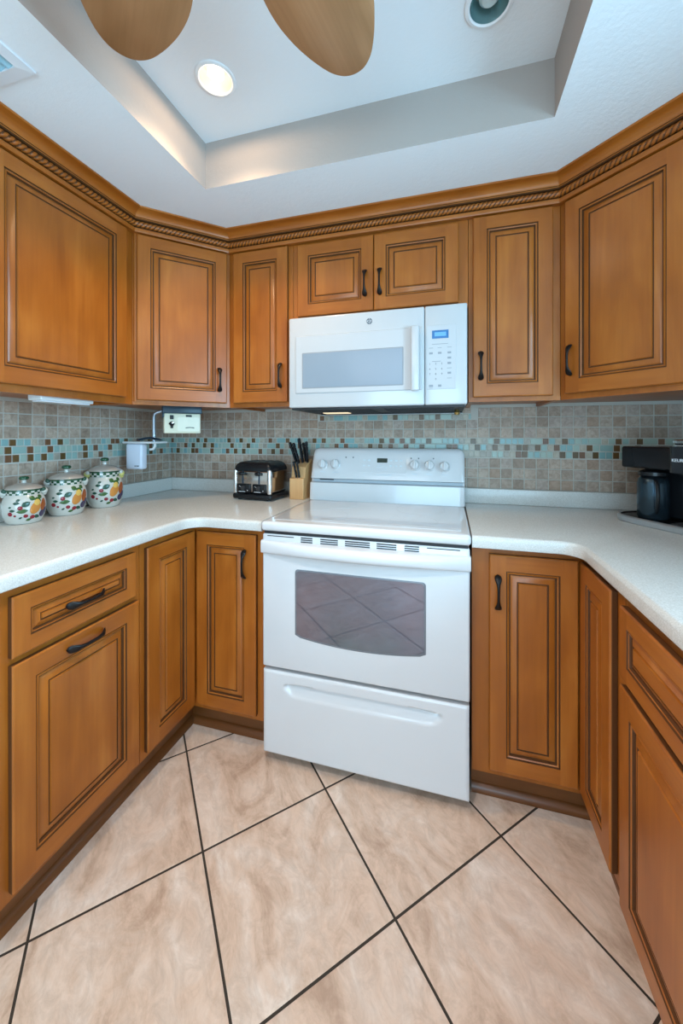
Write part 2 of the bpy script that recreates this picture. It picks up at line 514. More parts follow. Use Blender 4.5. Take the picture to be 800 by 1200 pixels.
def pull(parent, loc, horizontal=False, L=0.118):
    mb = MB(); pts, rad = [], []
    n = 36
    for i in range(n + 1):
        t = i / n; u = 2 * t - 1
        y = -0.003 - 0.024 * (1 - abs(u) ** 3.2)
        a = abs(u)
        tb = ((0, 0.0042), (0.35, 0.0044), (0.55, 0.0060), (0.72, 0.0098), (0.85, 0.0114), (0.94, 0.0092), (0.985, 0.0045), (1.0, 0.0015))
        for (a0, w0), (a1, w1) in zip(tb, tb[1:]):
            if a0 <= a <= a1 + 1e-9: wd = w0 + (w1 - w0) * (a - a0) / (a1 - a0)
        pts.append((0, y, u * L / 2)); rad.append((wd, min(wd, 0.0042)))
    # keep the broad side facing the room
    rings = []
    for p, (ra, rb) in zip(pts, rad):
        rings.append([(p[0] + ra * math.cos(2 * PI * k / 12), p[1] + rb * math.sin(2 * PI * k / 12), p[2]) for k in range(12)])
    mb.loft(rings, 0)
    return mb.build('handle', M['iron'], parent, loc, (0, PI / 2 if horizontal else 0, 0), angle=60)

def front(parent, name, x, z, w, h, handle=None, horizontal=False, stile=0.052):
    """handle = (x,z) of its centre in the cabinet's frame"""
    o = door_mesh(w, h, stile=stile, drawer=(name == 'drawer')).build(name, WM, parent, (x, 0, z), angle=25)
    if handle: pull(o, (handle[0] - x, -0.0195, handle[1] - z), horizontal)
    return o

def upper(label, loc, rz, w, z0, z1, depth=0.328, poly=None, group='maple wall cabinets'):
    """wall cabinet; local x along the face, +y into the wall"""
    t = thing('wall_cabinet', label, 'cabinet', loc, rz, group)
    mb = MB()
    mb.box(0.001, 0.0, z0, w - 0.001, 0.02, z1, 0)
    if poly:
        inv = (Matrix.Translation(Vector(loc)) @ Matrix.Rotation(rz, 4, 'Z')).inverted()
        pl = [inv @ Vector((x, y, 0)) for x, y in poly]
        mb.prism([(p.x, p.y) for p in pl], z0 + 0.014, z1 - 0.001, 0)
    else:
        mb.box(0.001, 0.02, z0, 0.019, depth - 0.001, z1, 0); mb.box(w - 0.019, 0.02, z0, w - 0.001, depth - 0.001, z1, 0)
        mb.box(0.019, 0.02, z0 + 0.014, w - 0.019, depth - 0.001, z1 - 0.001, 1)
    mb.build('carcass', WM, t)
    return t

ZU0, ZU1 = 1.385, 2.146
DZ0, DZ1 = 1.405, 2.1275
FX = 1.020
t = upper('large single-door maple cabinet high on the left wall, above the canisters', (-FX, -1.215, 0), PI / 2, 0.595, ZU0, ZU1, 0.326)
front(t, 'door', 0.045, DZ0 + 0.006, 0.506, DZ1 - DZ0 - 0.006)
t = upper('angled corner maple cabinet on the left, above the cream box and white device', (-FX, -0.62, 0), math.atan2(0.292, 0.296), 0.416, ZU0, ZU1,
          poly=[(-FX + 0.01, -0.618), (-0.726, -0.318), (-0.726, -0.002), (-1.345, -0.002), (-1.345, -0.618)])
front(t, 'door', 0.018, DZ0, 0.380, DZ1 - DZ0, (0.362, 1.515))
t = upper('narrow maple wall cabinet just left of the microwave', (-0.724, -0.328, 0), 0, 0.724 - 0.3865, ZU0, ZU1)
front(t, 'door', 0.030, DZ0, 0.283, DZ1 - DZ0, (0.282, 1.528))
t = upper('short two-door maple cabinet mounted over the white microwave', (-0.3865, -0.328, 0), 0, 0.773, 1.774, ZU1)
front(t, 'door', 0.0265, 1.793, 0.354, DZ1 - 1.793 - 0.008, (0.3865 - 0.041, 1.912))
front(t, 'door', 0.3835, 1.793, 0.351, DZ1 - 1.793 - 0.008, (0.3865 + 0.0245, 1.912))
t = upper('narrow maple wall cabinet just right of the microwave', (0.3865, -0.328, 0), 0, 0.724 - 0.3865, ZU0, ZU1)
front(t, 'door', 0.0175, DZ0 - 0.002, 0.291, DZ1 - DZ0 + 0.002, (0.0465, 1.528))
t = upper('angled corner maple cabinet on the right, above the black coffee maker', (0.724, -0.328, 0), -math.atan2(0.292, 0.296), 0.416, ZU0, ZU1,
          poly=[(0.726, -0.318), (FX - 0.01, -0.618), (1.345, -0.618), (1.345, -0.002), (0.726, -0.002)])
front(t, 'door', 0.026, DZ0, 0.362, DZ1 - DZ0, (0.050, 1.528))

# crown moulding with rope bead
def crown():
    t = thing('crown_molding', 'maple crown molding with twisted rope bead running along the cabinet tops', 'molding', (0, 0, 2.13))
    P = [Vector((-FX, -1.36)), Vector((-FX, -0.62)), Vector((-0.724, -0.328)), Vector((0.724, -0.328)), Vector((FX, -0.62))]
    def off(i, d):
        def nrm(a, c):
            v = (c - a).normalized(); return Vector((v.y, -v.x))
        if i == 0: return P[0] + nrm(P[0], P[1]) * d
        if i == len(P) - 1: return P[-1] + nrm(P[-2], P[-1]) * d
        n0, n1 = nrm(P[i - 1], P[i]), nrm(P[i], P[i + 1])
        bb = (n0 + n1).normalized()
        return P[i] + bb * (d / bb.dot(n0))
    prof = [(0.001, 2.132), (0.024, 2.132), (0.0255, 2.135), (0.0255, 2.1475), (0.024, 2.149), (0.0125, 2.1505), (0.0125, 2.1835), (0.026, 2.185), (0.030, 2.188),
            (0.030, 2.191), (0.033, 2.1925)]
    for k in range(1, 8):
        a = PI / 2 * k / 8
        prof.append((0.033 + 0.033 * (1 - math.cos(a)), 2.1925 + 0.022 * math.sin(a)))
    prof += [(0.067, 2.2150), (0.074, 2.2165), (0.075, 2.2222), (0.001, 2.2222)]
    pm = [0, 0, 0, 0, 1, 1, 1, 1, 0, 1] + [0] * 12
    pm = pm[:len(prof)]
    for i in range(len(P) - 1):
        a, c = P[i], P[i + 1]
        ang = math.atan2((c - a).y, (c - a).x)
        mt = Matrix.Translation((a.x, a.y, 0)) @ Matrix.Rotation(ang, 4, 'Z')
        inv = mt.inverted()
        mb = MB()
        r0 = [inv @ Vector((*off(i, d), z)) for d, z in prof]
        r1 = [inv @ Vector((*off(i + 1, d), z)) for d, z in prof]
        n = len(prof)
        for k in range(n):
            k2 = (k + 1) % n
            mb.face([r0[k], r1[k], r1[k2], r0[k2]], pm[k] if k < len(pm) else 0)
        mb.face(list(reversed(r0)), 0); mb.face(r1, 0)
        o = mb.build('crown_section', [M['wood_h'], M['glaze']], t, (a.x, a.y, -2.13), (0, 0, ang), merge=True, angle=30)
        # rope
        mb = MB()
        q0 = inv @ Vector((*off(i, 0.0215), 2.167)); q1 = inv @ Vector((*off(i + 1, 0.0215), 2.167))
        L = (q1 - q0).length; n = int(L / 0.0021); N = 20
        pitch = 0.0165 * 3
        for s in range(n + 1):
            x = q0.x + (q1.x - q0.x) * s / n; ds = s / n * L
            for k in range(N):
                th = 2 * PI * k / N
                cc = abs(math.cos(1.5 * (th + 2 * PI * ds / pitch)))
                r = 0.0128 * (0.74 + 0.26 * cc ** 0.6)
                mb.v.append((x, q0.y + r * math.cos(th), q0.z + r * math.sin(th)))
        for s in range(n):
            for k in range(N):
                th = 2 * PI * (k + 0.5) / N
                cc = abs(math.cos(1.5 * (th + 2 * PI * (s + 0.5) / n * L / pitch)))
                k2 = (k + 1) % N
                mb.f.append((s * N + k, s * N + k2, (s + 1) * N + k2, (s + 1) * N + k)); mb.m.append(1 if cc < 0.52 else 0)
        mb.build('rope_bead', [M['wood_h'], M['glaze']], o, angle=80)
crown()

# base cabinets
ZB0, ZB1 = 0.105, 0.876
FXB, FYB = 0.726, -0.590
def toe(mb, x0, x1, d, m=1):
    """recessed toe kick with a shoe moulding; local frame"""
    mb.box(x0, d, 0.0005, x1, d + 0.016, ZB0, m)
    pr = [(d, 0.0005), (d - 0.016, 0.0005), (d - 0.016, 0.008), (d - 0.013, 0.018), (d - 0.007, 0.026), (d, 0.030)]
    mb.loft([[(x0, y, z) for y, z in pr], [(x1, y, z) for y, z in pr]], m)
def base(label, loc, rz, w, depth):
    t = thing('base_cabinet', label, 'cabinet', loc, rz, 'maple base cabinets')
    mb = MB(); mb.box(0.001, 0, ZB0, w - 0.001, depth, ZB1, 0)
    mb.build('carcass', WM, t)
    mb = MB(); toe(mb, 0.001, w - 0.001, 0.045, 0)
    mb.build('toe_kick', M['toe'], t)
    return t
t = base('maple base cabinet under the canisters with one drawer over a pull-out door', (-FXB, -1.350, 0), PI / 2, 0.468, 0.61)
front(t, 'drawer', 0.066, 0.704, 0.372, 0.150, (0.066 + 0.186, 0.777), True, 0.040)
front(t, 'door', 0.066, 0.130, 0.384, 0.556, (0.066 + 0.188, 0.655), True)

def corner_base(label, sgn):
    """L-shaped corner cabinet with two doors meeting in the inner corner; sgn -1 left, +1 right"""
    t = thing('corner_base_cabinet', label, 'cabinet', (sgn * FXB, FYB, 0), 0, 'maple base cabinets')
    mb = MB()
    # local: origin at the inner corner of the face frames
    xr = sgn * (0.3865 - FXB)          # to the range
    yf = -0.882 - FYB if sgn < 0 else -0.880 - FYB
    xo = sgn * (1.345 - FXB)
    pl = [(0, 0), (xr, 0), (xr, 0.588), (xo, 0.588), (xo, yf + 0.001), (0, yf + 0.001)]
    mb.prism(pl, ZB0, ZB1, 0)
    mb.build('carcass', WM, t)
    mb = MB(); d = 0.045
    a, c = sorted((xr, sgn * d))
    toe(mb, a, c, d, 0)
    b2 = MB(); toe(b2, 0, abs(yf) + d, d, 0)
    # turn the second toe kick along the side run
    for (x, y, z) in b2.v:
        mb.v.append((sgn * y, d - x, z))
    k = len(mb.v) - len(b2.v)
    for f in b2.f: mb.f.append(tuple(i + k for i in f)); mb.m.append(0)
    mb.build('toe_kick', M['toe'], t)
    return t
t = corner_base('L-shaped corner base cabinet left of the range, two doors meeting in the corner', -1)
H = 0.722
front(t, 'door', 0.0225, 0.130, 0.276, H, (0.726 - 0.474, 0.735))
o = door_mesh(0.252, H).build('door', WM, t, (0.0, -0.2725, 0.130), (0, 0, PI / 2), angle=25)
t = corner_base('L-shaped corner base cabinet right of the range, two doors meeting in the corner', 1)
front(t, 'door', 0.441 - FXB, 0.130, 0.264, H, (0.467 - FXB, 0.729))
o = door_mesh(0.228, H).build('door', WM, t, (0.0, -0.0205, 0.130), (0, 0, -PI / 2), angle=25)

t = base('maple base cabinet with drawer on the right, below the coffee maker counter', (FXB, -0.881, 0), -PI / 2, 0.825, 0.61)
front(t, 'drawer', 0.012, 0.668, 0.80, 0.172, (0.012 + 0.40, 0.754), True, 0.040)
front(t, 'door', 0.012, 0.118, 0.80, 0.532, (0.412, 0.60), True)

# ------------------------------------------------------------------ countertops
def counter(label, sgn, yend, rad):
    t = thing('countertop', label, 'countertop', (sgn * 0.86, -0.32, 0.8786))
    X = lambda x: sgn * x - sgn * 0.86
    Y = lambda y: y + 0.32
    z0, z1 = 0.0, 0.040
    cx, cy = 0.696, -0.643
    out = [(0.3845, -0.003), (1.3455, -0.003), (1.3455, yend), (cx, yend)]
    # inner corner fillet, arc centre out over the floor side
    ax, ay = cx - rad, cy - rad
    for k in range(13):
        a = PI / 2 * k / 12
        out.append((ax + rad * math.cos(a), ay + rad * math.sin(a)))
    out.append((0.3845, cy))
    pts = [(X(x), Y(y)) for x, y in out]
    mb = MB()
    # rounded front edge: offset rings by moving points along the inward normal
    n = len(pts)
    front_idx = set(range(3, n))
    def inset(d):
        res = []
        for i, p in enumerate(pts):
            x, y = out[i]
            if i in front_idx and d > 0:
                if i == 3: dx, dy = (d, 0)
                elif i == n - 1: dx, dy = (0, d)
                else:
                    k = i - 4; a = PI / 2 * k / 12
                    dx, dy = d * math.cos(a), d * math.sin(a)
                res.append((X(x + dx), Y(y + dy)))
            else: res.append(p)
        return res
    R = 0.012; r2 = 0.004
    rings = []
    for k in range(4):
        a = PI / 2 * k / 3
        rings.append([(x, y, z0 + r2 - r2 * math.cos(a)) for x, y in inset(r2 - r2 * math.sin(a))])
    for k in range(6):
        a = PI / 2 * (1 - k / 5)
        rings.append([(x, y, z1 - R + R * math.cos(a)) for x, y in inset(R - R * math.sin(a))])
    mb.loft(rings, 0)
    mb.build('slab', M['counter'], t, angle=50)
    # upstand along the walls
    mb = MB()
    a, c = sorted((X(0.3845), X(1.3455)))
    mb.rbox(a, Y(-0.022), z1 + 0.0005, c, Y(-0.001), z1 + 0.0735, 0.003)
    a, c = sorted((X(1.3245), X(1.3455)))
    mb.rbox(a, Y(yend), z1 + 0.0005, c, Y(-0.0225), z1 + 0.0735, 0.003)
    mb.build('backsplash_lip', M['counter'], t)
    return t
counter('speckled beige countertop on the left carrying the canisters and toaster', -1, -1.352, 0.075)
counter('speckled pale countertop on the right carrying the black coffee maker', 1, -1.71, 0.055)

# ------------------------------------------------------------------ range
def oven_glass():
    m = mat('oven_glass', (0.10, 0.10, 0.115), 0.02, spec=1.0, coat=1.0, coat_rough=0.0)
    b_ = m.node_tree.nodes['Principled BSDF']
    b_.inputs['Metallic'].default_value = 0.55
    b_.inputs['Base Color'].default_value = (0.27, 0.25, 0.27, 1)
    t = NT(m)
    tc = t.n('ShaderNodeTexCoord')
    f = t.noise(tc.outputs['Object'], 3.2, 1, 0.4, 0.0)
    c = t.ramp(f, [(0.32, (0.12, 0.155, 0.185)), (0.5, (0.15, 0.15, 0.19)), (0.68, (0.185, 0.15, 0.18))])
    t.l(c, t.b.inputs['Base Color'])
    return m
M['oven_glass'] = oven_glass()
M['hob'] = mat('ceramic_hob', (0.62, 0.64, 0.66), 0.06, spec=0.6, coat=0.5, coat_rough=0.02)
M['hob_ring'] = mat('hob_ring', (0.50, 0.52, 0.55), 0.1, spec=0.6)
M['frit'] = mat('frit_border', (0.16, 0.17, 0.19), 0.2)

def kitchen_range():
    t = thing('range', 'white freestanding electric range with smooth cooktop between the countertops', 'stove', (0, -0.645, 0))
    W = M['white']
    mb = MB(); mb.box(-0.377, 0.044, 0.055, 0.377, 0.62, 0.884, 0); mb.box(-0.36, 0.06, 0.0005, 0.36, 0.60, 0.056, 1)
    mb.build('body', [W, M['dark']], t)
    # storage drawer with scooped grip
    mb = MB()
    nx, nz = 110, 60
    x0, x1, z0, z1 = -0.3755, 0.3755, 0.036, 0.353
    def hgt(x, z):
        e = min(x - x0, x1 - x, z - z0, z1 - z)
        y = 0.005 * (1 - min(1, e / 0.007)) ** 2
        ax = min(1, abs(x) / 0.289)
        if ax < 1:
            top = 0.316 - 0.006 * ax ** 2 - 0.010 * max(0, (ax - 0.93) / 0.07) ** 2
            bot = 0.262 + 0.006 * ax ** 2 + 0.028 * max(0, (ax - 0.86) / 0.14) ** 2
            if bot < z < top:
                q = (z - bot) / (top - bot)
                y += 0.016 * min(1, (1 - q) / 0.10) * (0.10 + 0.90 * q) * min(1, (1 - ax) / 0.03) * min(1, q / 0.06)
        return y
    g = [[(x0 + (x1 - x0) * i / nx, hgt(x0 + (x1 - x0) * i / nx, z0 + (z1 - z0) * j / nz), z0 + (z1 - z0) * j / nz) for i in range(nx + 1)] for j in range(nz + 1)]
    mb.loft(g, 0, closed=False, cap0=False, cap1=False)
    mb.box(x0 + 0.001, 0.0205, z0 + 0.002, x1 - 0.001, 0.0425, z1 - 0.002, 0)
    edge = [g[0][i] for i in range(nx + 1)] + [g[j][nx] for j in range(1, nz + 1)] + [g[nz][i] for i in range(nx - 1, -1, -1)] + [g[j][0] for j in range(nz - 1, 0, -1)]
    mb.loft([edge, [(p[0], 0.022, p[2]) for p in edge]], 0, cap0=False, cap1=False)
    mb.build('storage_drawer', W, t, angle=60)
    # oven door
    mb = MB(); mb.rbox(-0.378, 0.0, 0.366, 0.378, 0.042, 0.874, 0.007, 0, 3, 'y')
    door = mb.build('oven_door', W, t)
    def win(d):
        pts = []
        xa, xb, zt = -0.243 + d, 0.236 - d, 0.749 - d
        r = 0.012
        for (cx, cz, t0) in ((xb - r, zt - r, 0), (xa + r, zt - r, 90)):
            for k in range(6):
                a = math.radians(t0 + 90 * k / 5); pts.append((cx + r * math.cos(a), cz + r * math.sin(a)))
        for k in range(25):
            u = k / 24; x = xa + (xb - xa) * u
            z = 0.478 + d + 0.020 * (2 * u - 1) ** 2
            if k in (0, 24): z += 0.006
            pts.append((x, z))
        return pts
    mb = MB(); mb.loft([[(x, -0.0006, z) for x, z in win(0)], [(x, -0.0016, z) for x, z in win(0.0015)], [(x, -0.0016, z) for x, z in win(0.006)]], 0, cap0=False, cap1=False)
    mb.build('window_border', M['frit'], door)
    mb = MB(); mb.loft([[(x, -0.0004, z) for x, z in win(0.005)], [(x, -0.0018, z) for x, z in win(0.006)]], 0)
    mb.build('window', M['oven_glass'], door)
    # bowed handle
    mb = MB(); rings = []
    for i in range(41):
        x = -0.3805 + 0.761 * i / 40; u = x / 0.3805
        p = 0.010 + 0.038 * (1 - u * u)
        zc, hh_ = 0.825, 0.024
        ring = []
        for k in range(17):
            a = -PI / 2 + PI * k / 16
            ring.append((x, -p * math.cos(a) ** 0.32 if math.cos(a) > 0 else 0.0, zc + hh_ * math.sin(a)))
        ring += [(x, 0.006, zc + hh_ + 0.001), (x, 0.006, zc - hh_ - 0.001)]
        rings.append(ring)
    mb.loft(rings, 0)
    mb.build('handle', W, door, angle=50)
    mb = MB()
    for (a, c) in ((-0.220, -0.174), (-0.143, -0.076), (-0.049, 0.042), (0.066, 0.136), (0.163, 0.213)):
        for z in (0.8525, 0.8600, 0.8675) : mb.box(a, -0.0007, z - 0.0021, c, 0.003, z + 0.0021)
    for (a, c) in ((-0.357, -0.248), (0.239, 0.347)): mb.box(a, -0.0007, 0.8655, c, 0.003, 0.8685)
    mb.build('vent_slots', M['dark'], door)
    # cooktop
    mb = MB(); mb.rbox(-0.3815, -0.010, 0.8855, 0.3815, 0.600, 0.9215, 0.012, 0, 4)
    top = mb.build('cooktop', W, t)
    mb = MB(); mb.prism(rrect(-0.352, 0.040, 0.352, 0.495, 0.012), 0.9205, 0.9225, 0)
    mb.build('glass_surface', M['hob'], top)
    for (x, y, r) in ((-0.19, 0.16, 0.105), (0.18, 0.15, 0.09), (-0.18, 0.385, 0.08), (0.19, 0.375, 0.105)):
        mb = MB()
        for rr_ in (r,):
            mb.lathe([(rr_ - 0.002, 0.9224), (rr_ - 0.002, 0.9229), (rr_, 0.9229), (rr_, 0.9224)], 40, (x, y, 0), 0, cap0=False, cap1=False)
        mb.build('burner_ring', M['hob_ring'], top)
    # dark gap line under the cooktop lip
    mb = MB(); mb.box(-0.372, 0.004, 0.8735, 0.372, 0.03, 0.886, 0)
    mb.build('lip_gap', M['dark'], t)
    # backguard
    mb = MB()
    prof = [(0.500, 0.9216), (0.508, 1.008), (0.530, 1.012), (0.530, 1.026), (0.520, 1.030), (0.521, 1.036), (0.557, 1.158), (0.564, 1.173), (0.576, 1.181), (0.590, 1.184), (0.630, 1.184), (0.641, 1.175), (0.643, 0.9216)]
    rings = []
    xs_ = [(-0.381, 0.028), (-0.3795, 0.018), (-0.375, 0.010), (-0.367, 0.004), (-0.354, 0.0), (0.354, 0.0), (0.367, 0.004), (0.375, 0.010), (0.3795, 0.018), (0.381, 0.028)]
    for x, ins in xs_:
        rings.append([(x, (y + ins * 0.35 if y < 0.575 else y - ins * 0.1), z - (ins if z > 1.1 else 0)) for y, z in prof])
    mb.loft(rings, 0)
    bgd = mb.build('backguard', W, t, angle=40)
    mb = MB(); mb.box(-0.366, 0.5235, 1.0125, 0.372, 0.532, 1.0265, 0); mb.box(-0.33, 0.522, 1.0215, -0.255, 0.5245, 1.0265, 1)
    mb.build('shadow_channel', [mat('channel_shade', (0.36, 0.42, 0.47), 0.4), M['dark']], bgd)  # blue-grey strip paints the shade of the recess
    # control face frame: slanted plane from (0.521,1.036) to (0.557,1.158)
    tilt = math.atan2(0.036, 0.122)
    def face_pt(x, z, out_=0.0):
        y = 0.521 + (z - 1.036) * 0.036 / 0.122
        return (x, y - out_ * math.cos(tilt), z + out_ * math.sin(tilt))
    for i, (x, z) in enumerate(((-0.318, 1.098), (-0.250, 1.100), (0.150, 1.102), (0.220, 1.102), (0.289, 1.098))):
        mb = MB()
        mb.lathe([(0.026, 0.001), (0.026, -0.004), (0.022, -0.007), (0.021, -0.024), (0.018, -0.028), (0.0, -0.029)], 28, axis='y')
        mb.rbox(-0.0055, -0.036, -0.021, 0.0055, -0.024, 0.021, 0.003)
        mb.build('control_knob', W, bgd, face_pt(x, z, 0.0), (tilt * -1, 0, 0), angle=40)
    def plate(name, x0, x1, z0, z1, th, m, r=0.006):
        mb_ = MB(); zc = (z0 + z1) / 2
        p = rrect(x0, z0 - zc, x1, z1 - zc, r)
        mb_.loft([[(x, 0.001, z) for x, z in p], [(x, -th, z) for x, z in p]], 0)
        return mb_.build(name, m, bgd, face_pt(0, zc), (-tilt, 0, 0))
    plate('keypad', -0.128, 0.108, 1.062, 1.150, 0.0012, W)
    plate('display', -0.036, 0.016, 1.113, 1.135, 0.0022, M['lcd_green'], 0.002)
    km = mat('pale_key', (0.62, 0.66, 0.70), 0.4)
    def mark(x, z, w, h): 
        mb = MB(); p = face_pt(x, z); mb.box(x - w / 2, p[1] - 0.0022, z - h / 2, x + w / 2, p[1] + 0.001, z + h / 2); mb.build('key', km, bgd)
    for x in (-0.100, -0.076, 0.034, 0.060, 0.084):
        for z in (1.124, 1.098): mark(x, z, 0.012, 0.008)
    for z, w in ((1.100, 0.04), (1.090, 0.055), (1.078, 0.05)): mark(-0.01, z, w, 0.002)
    mark(0.0, 1.054, 0.075, 0.004)
    for x in (-0.318, -0.250, 0.150, 0.220, 0.289): mark(x, 1.062, 0.03, 0.003)
    for x in (-0.198, -0.160, 0.132, 0.168, 0.238): 
        mb = MB(); p = face_pt(x, 1.137); mb.lathe([(0.0035, 0.001), (0.0035, -0.0015), (0, -0.0016)], 10, p, axis='y')
        mb.build('indicator_light', M['dark_mark'], bgd)
kitchen_range()

# ------------------------------------------------------------------ microwave
def microwave():
    t = thing('microwave', 'white over-the-range microwave hung beneath the short cabinet', 'microwave', (0, -0.3925, 1.370))
    W = M['white_mw']
    mb = MB(); mb.rbox(-0.379, 0.022, 0.004, 0.379, 0.384, 0.4015, 0.004); mb.build('body', W, t)
    mb = MB(); mb.box(-0.372, 0.012, -0.006, 0.372, 0.376, 0.0035, 0)
    for i in range(16): mb.box(-0.33, 0.06 + i * 0.018, -0.009, -0.02, 0.067 + i * 0.018, -0.0062, 1)
    for i in range(16): mb.box(0.04, 0.06 + i * 0.018, -0.009, 0.33, 0.067 + i * 0.018, -0.0062, 1)
    mb.build('underside_grille', [M['dark'], M['black_matte']], t)
    # door
    mb = MB(); mb.rbox(-0.380, -0.004, 0.002, 0.2145, 0.0215, 0.4015, 0.006, 0, 3, 'y')
    d = mb.build('door', W, t)
    def ringframe(x0, z0, x1, z1, r, y0, ya, w_):
        o_ = rrect(x0, z0, x1, z1, r); i_ = rrect(x0 + w_, z0 + w_, x1 - w_, z1 - w_, max(r - w_, 0.002))
        i2 = rrect(x0 + 2 * w_, z0 + 2 * w_, x1 - 2 * w_, z1 - 2 * w_, max(r - 2 * w_, 0.002))
        return [[(x, y0, z) for x, z in o_], [(x, ya, z) for x, z in i_], [(x, ya, z) for x, z in i2]]
    mb = MB(); mb.loft(ringframe(-0.348, 0.064, 0.206, 0.319, 0.006, -0.0042, -0.0075, 0.003), 0, cap0=False, cap1=True)
    mb.build('inner_panel', M['white_pad'], d)
    m_w = mat('microwave_window', (0.25, 0.30, 0.36), 0.22, spec=0.4, coat=0.15, coat_rough=0.1)
    mb = MB(); mb.loft([[(x, -0.0074, z) for x, z in rrect(-0.311, 0.089, 0.127, 0.239, 0.004)], [(x, -0.0085, z) for x, z in rrect(-0.310, 0.090, 0.126, 0.238, 0.004)]], 0)
    mb.build('window', m_w, d)
    mb = MB(); pl = ringframe(-0.3155, 0.0845, 0.1315, 0.2435, 0.005, -0.0074, -0.0082, 0.003)
    mb.loft(pl, 0, cap0=False, cap1=False); mb.build('window_edge', M['grey_mark'], d)
    mb = MB(); mb.rbox(0.163, -0.034, 0.058, 0.196, -0.0222, 0.320, 0.0055, 0, 3)
    for z in (0.075, 0.295): mb.rbox(0.168, -0.024, z - 0.010, 0.191, -0.006, z + 0.010, 0.003)
    mb.build('handle', W, d)
    # round monogram emblem
    mb = MB()
    c = (-0.012, -0.0036, 0.360)
    mb.lathe([(0.0125, 0.0), (0.0125, -0.0014), (0.0112, -0.0014), (0.0112, -0.001), (0, -0.001)], 28, c, 0, 'y')
    def curl(cx, cz, r, a0, a1, w=0.0009):
        pts = [(cx + r * math.cos(math.radians(a0 + (a1 - a0) * k / 12)), c[1] - 0.0014, cz + r * math.sin(math.radians(a0 + (a1 - a0) * k / 12))) for k in range(13)]
        mb.tube(pts, w, 6, 1)
    curl(c[0] - 0.0035, c[2], 0.0042, 40, 330); curl(c[0] + 0.0042, c[2] + 0.0022, 0.0022, -90, 180); curl(c[0] + 0.0042, c[2] - 0.0024, 0.0024, 90, 330)
    for a in (0, 90, 180, 270): curl(c[0] + 0.0088 * math.cos(math.radians(a)), c[2] + 0.0088 * math.sin(math.radians(a)), 0.0016, 0, 300, 0.0006)
    mb.build('emblem', [mat('emblem_grey', (0.12, 0.14, 0.17), 0.4), mat('emblem_silver', (0.66, 0.68, 0.70), 0.35)], d)
    # control panel
    mb = MB(); mb.rbox(0.2165, -0.004, 0.002, 0.380, 0.0215, 0.4015, 0.006, 0, 3, 'y')
    p = mb.build('control_panel', W, t)
    mb = MB(); mb.loft(ringframe(0.224, 0.064, 0.338, 0.321, 0.005, -0.0042, -0.0052, 0.0012), 0, cap0=False, cap1=True)
    mb.build('keypad', M['white_pad'], p)
    mb = MB(); mb.box(0.245, -0.0062, 0.267, 0.309, -0.005, 0.300); mb.build('display', M['lcd_blue'], p)
    mb = MB(); mb.box(0.255, -0.0066, 0.276, 0.300, -0.0061, 0.292, 0); mb.build('display_digits', mat('display_light', (0.1, 0.3, 0.6), 0.3, emit=(0.12, 0.42, 0.85), estr=0.12), p)
    rot = (PI / 2, 0, 0)
    def key(x, z, w, h):
        mbk = MB(); mbk.box(x - w / 2, -0.0060, z - h / 2, x + w / 2, -0.005, z + h / 2); mbk.build('key', M['grey_mark'], p)
    key(0.276, 0.245, 0.062, 0.002); key(0.262, 0.176, 0.034, 0.002)
    for x in (0.241, 0.275, 0.312): key(x, 0.230, 0.016, 0.002)
    for x in (0.241, 0.275, 0.312): key(x, 0.209, 0.014, 0.008)
    for z in (0.188, 0.167, 0.128): key(0.312, z, 0.014, 0.008)
    for z in (0.147, 0.107): key(0.312, z, 0.018, 0.002)
    key(0.241, 0.078, 0.016, 0.009); key(0.275, 0.078, 0.013, 0.009); key(0.241, 0.069, 0.014, 0.0015)
    for j, row in enumerate(('123', '456', '789', '-0-')):
        for i, ch in enumerate(row):
            if ch == '-':
                continue
            text('digit', ch, 0.011, M['dark_mark'], p, (0.236 + i * 0.0235, -0.0056, 0.166 - j * 0.0205), rot, 0.0003)
    # thin rail and glowing lens at the rear underside
    mb = MB(); mb.box(-0.345, 0.335, -0.012, 0.372, 0.350, -0.0065, 0); mb.box(-0.345, 0.334, -0.0145, 0.372, 0.351, -0.0122, 1)
    for x in (-0.34, 0.0, 0.365): mb.box(x - 0.006, 0.338, -0.0067, x + 0.006, 0.348, -0.0055, 0)
    mb.build('rear_rail', [M['black'], M['white_pad']], t)
    mb = MB(); mb.rbox(-0.29, 0.20, -0.0125, -0.16, 0.26, -0.0055, 0.003)
    mb.build('reflection_lens', mat('reflection_lens', (0.75, 0.62, 0.42), 0.3, emit=(1.0, 0.75, 0.45), estr=0.4), t)  # emission stands in for a warm reflection on the underside
    mb = MB(); mb.lathe([(0.0, -0.030), (0.010, -0.028), (0.013, -0.018), (0.009, -0.010), (0.009, -0.005)], 16, (0.345, 0.20, 0)); mb.build('latch_knob', M['brass'], t)
microwave()

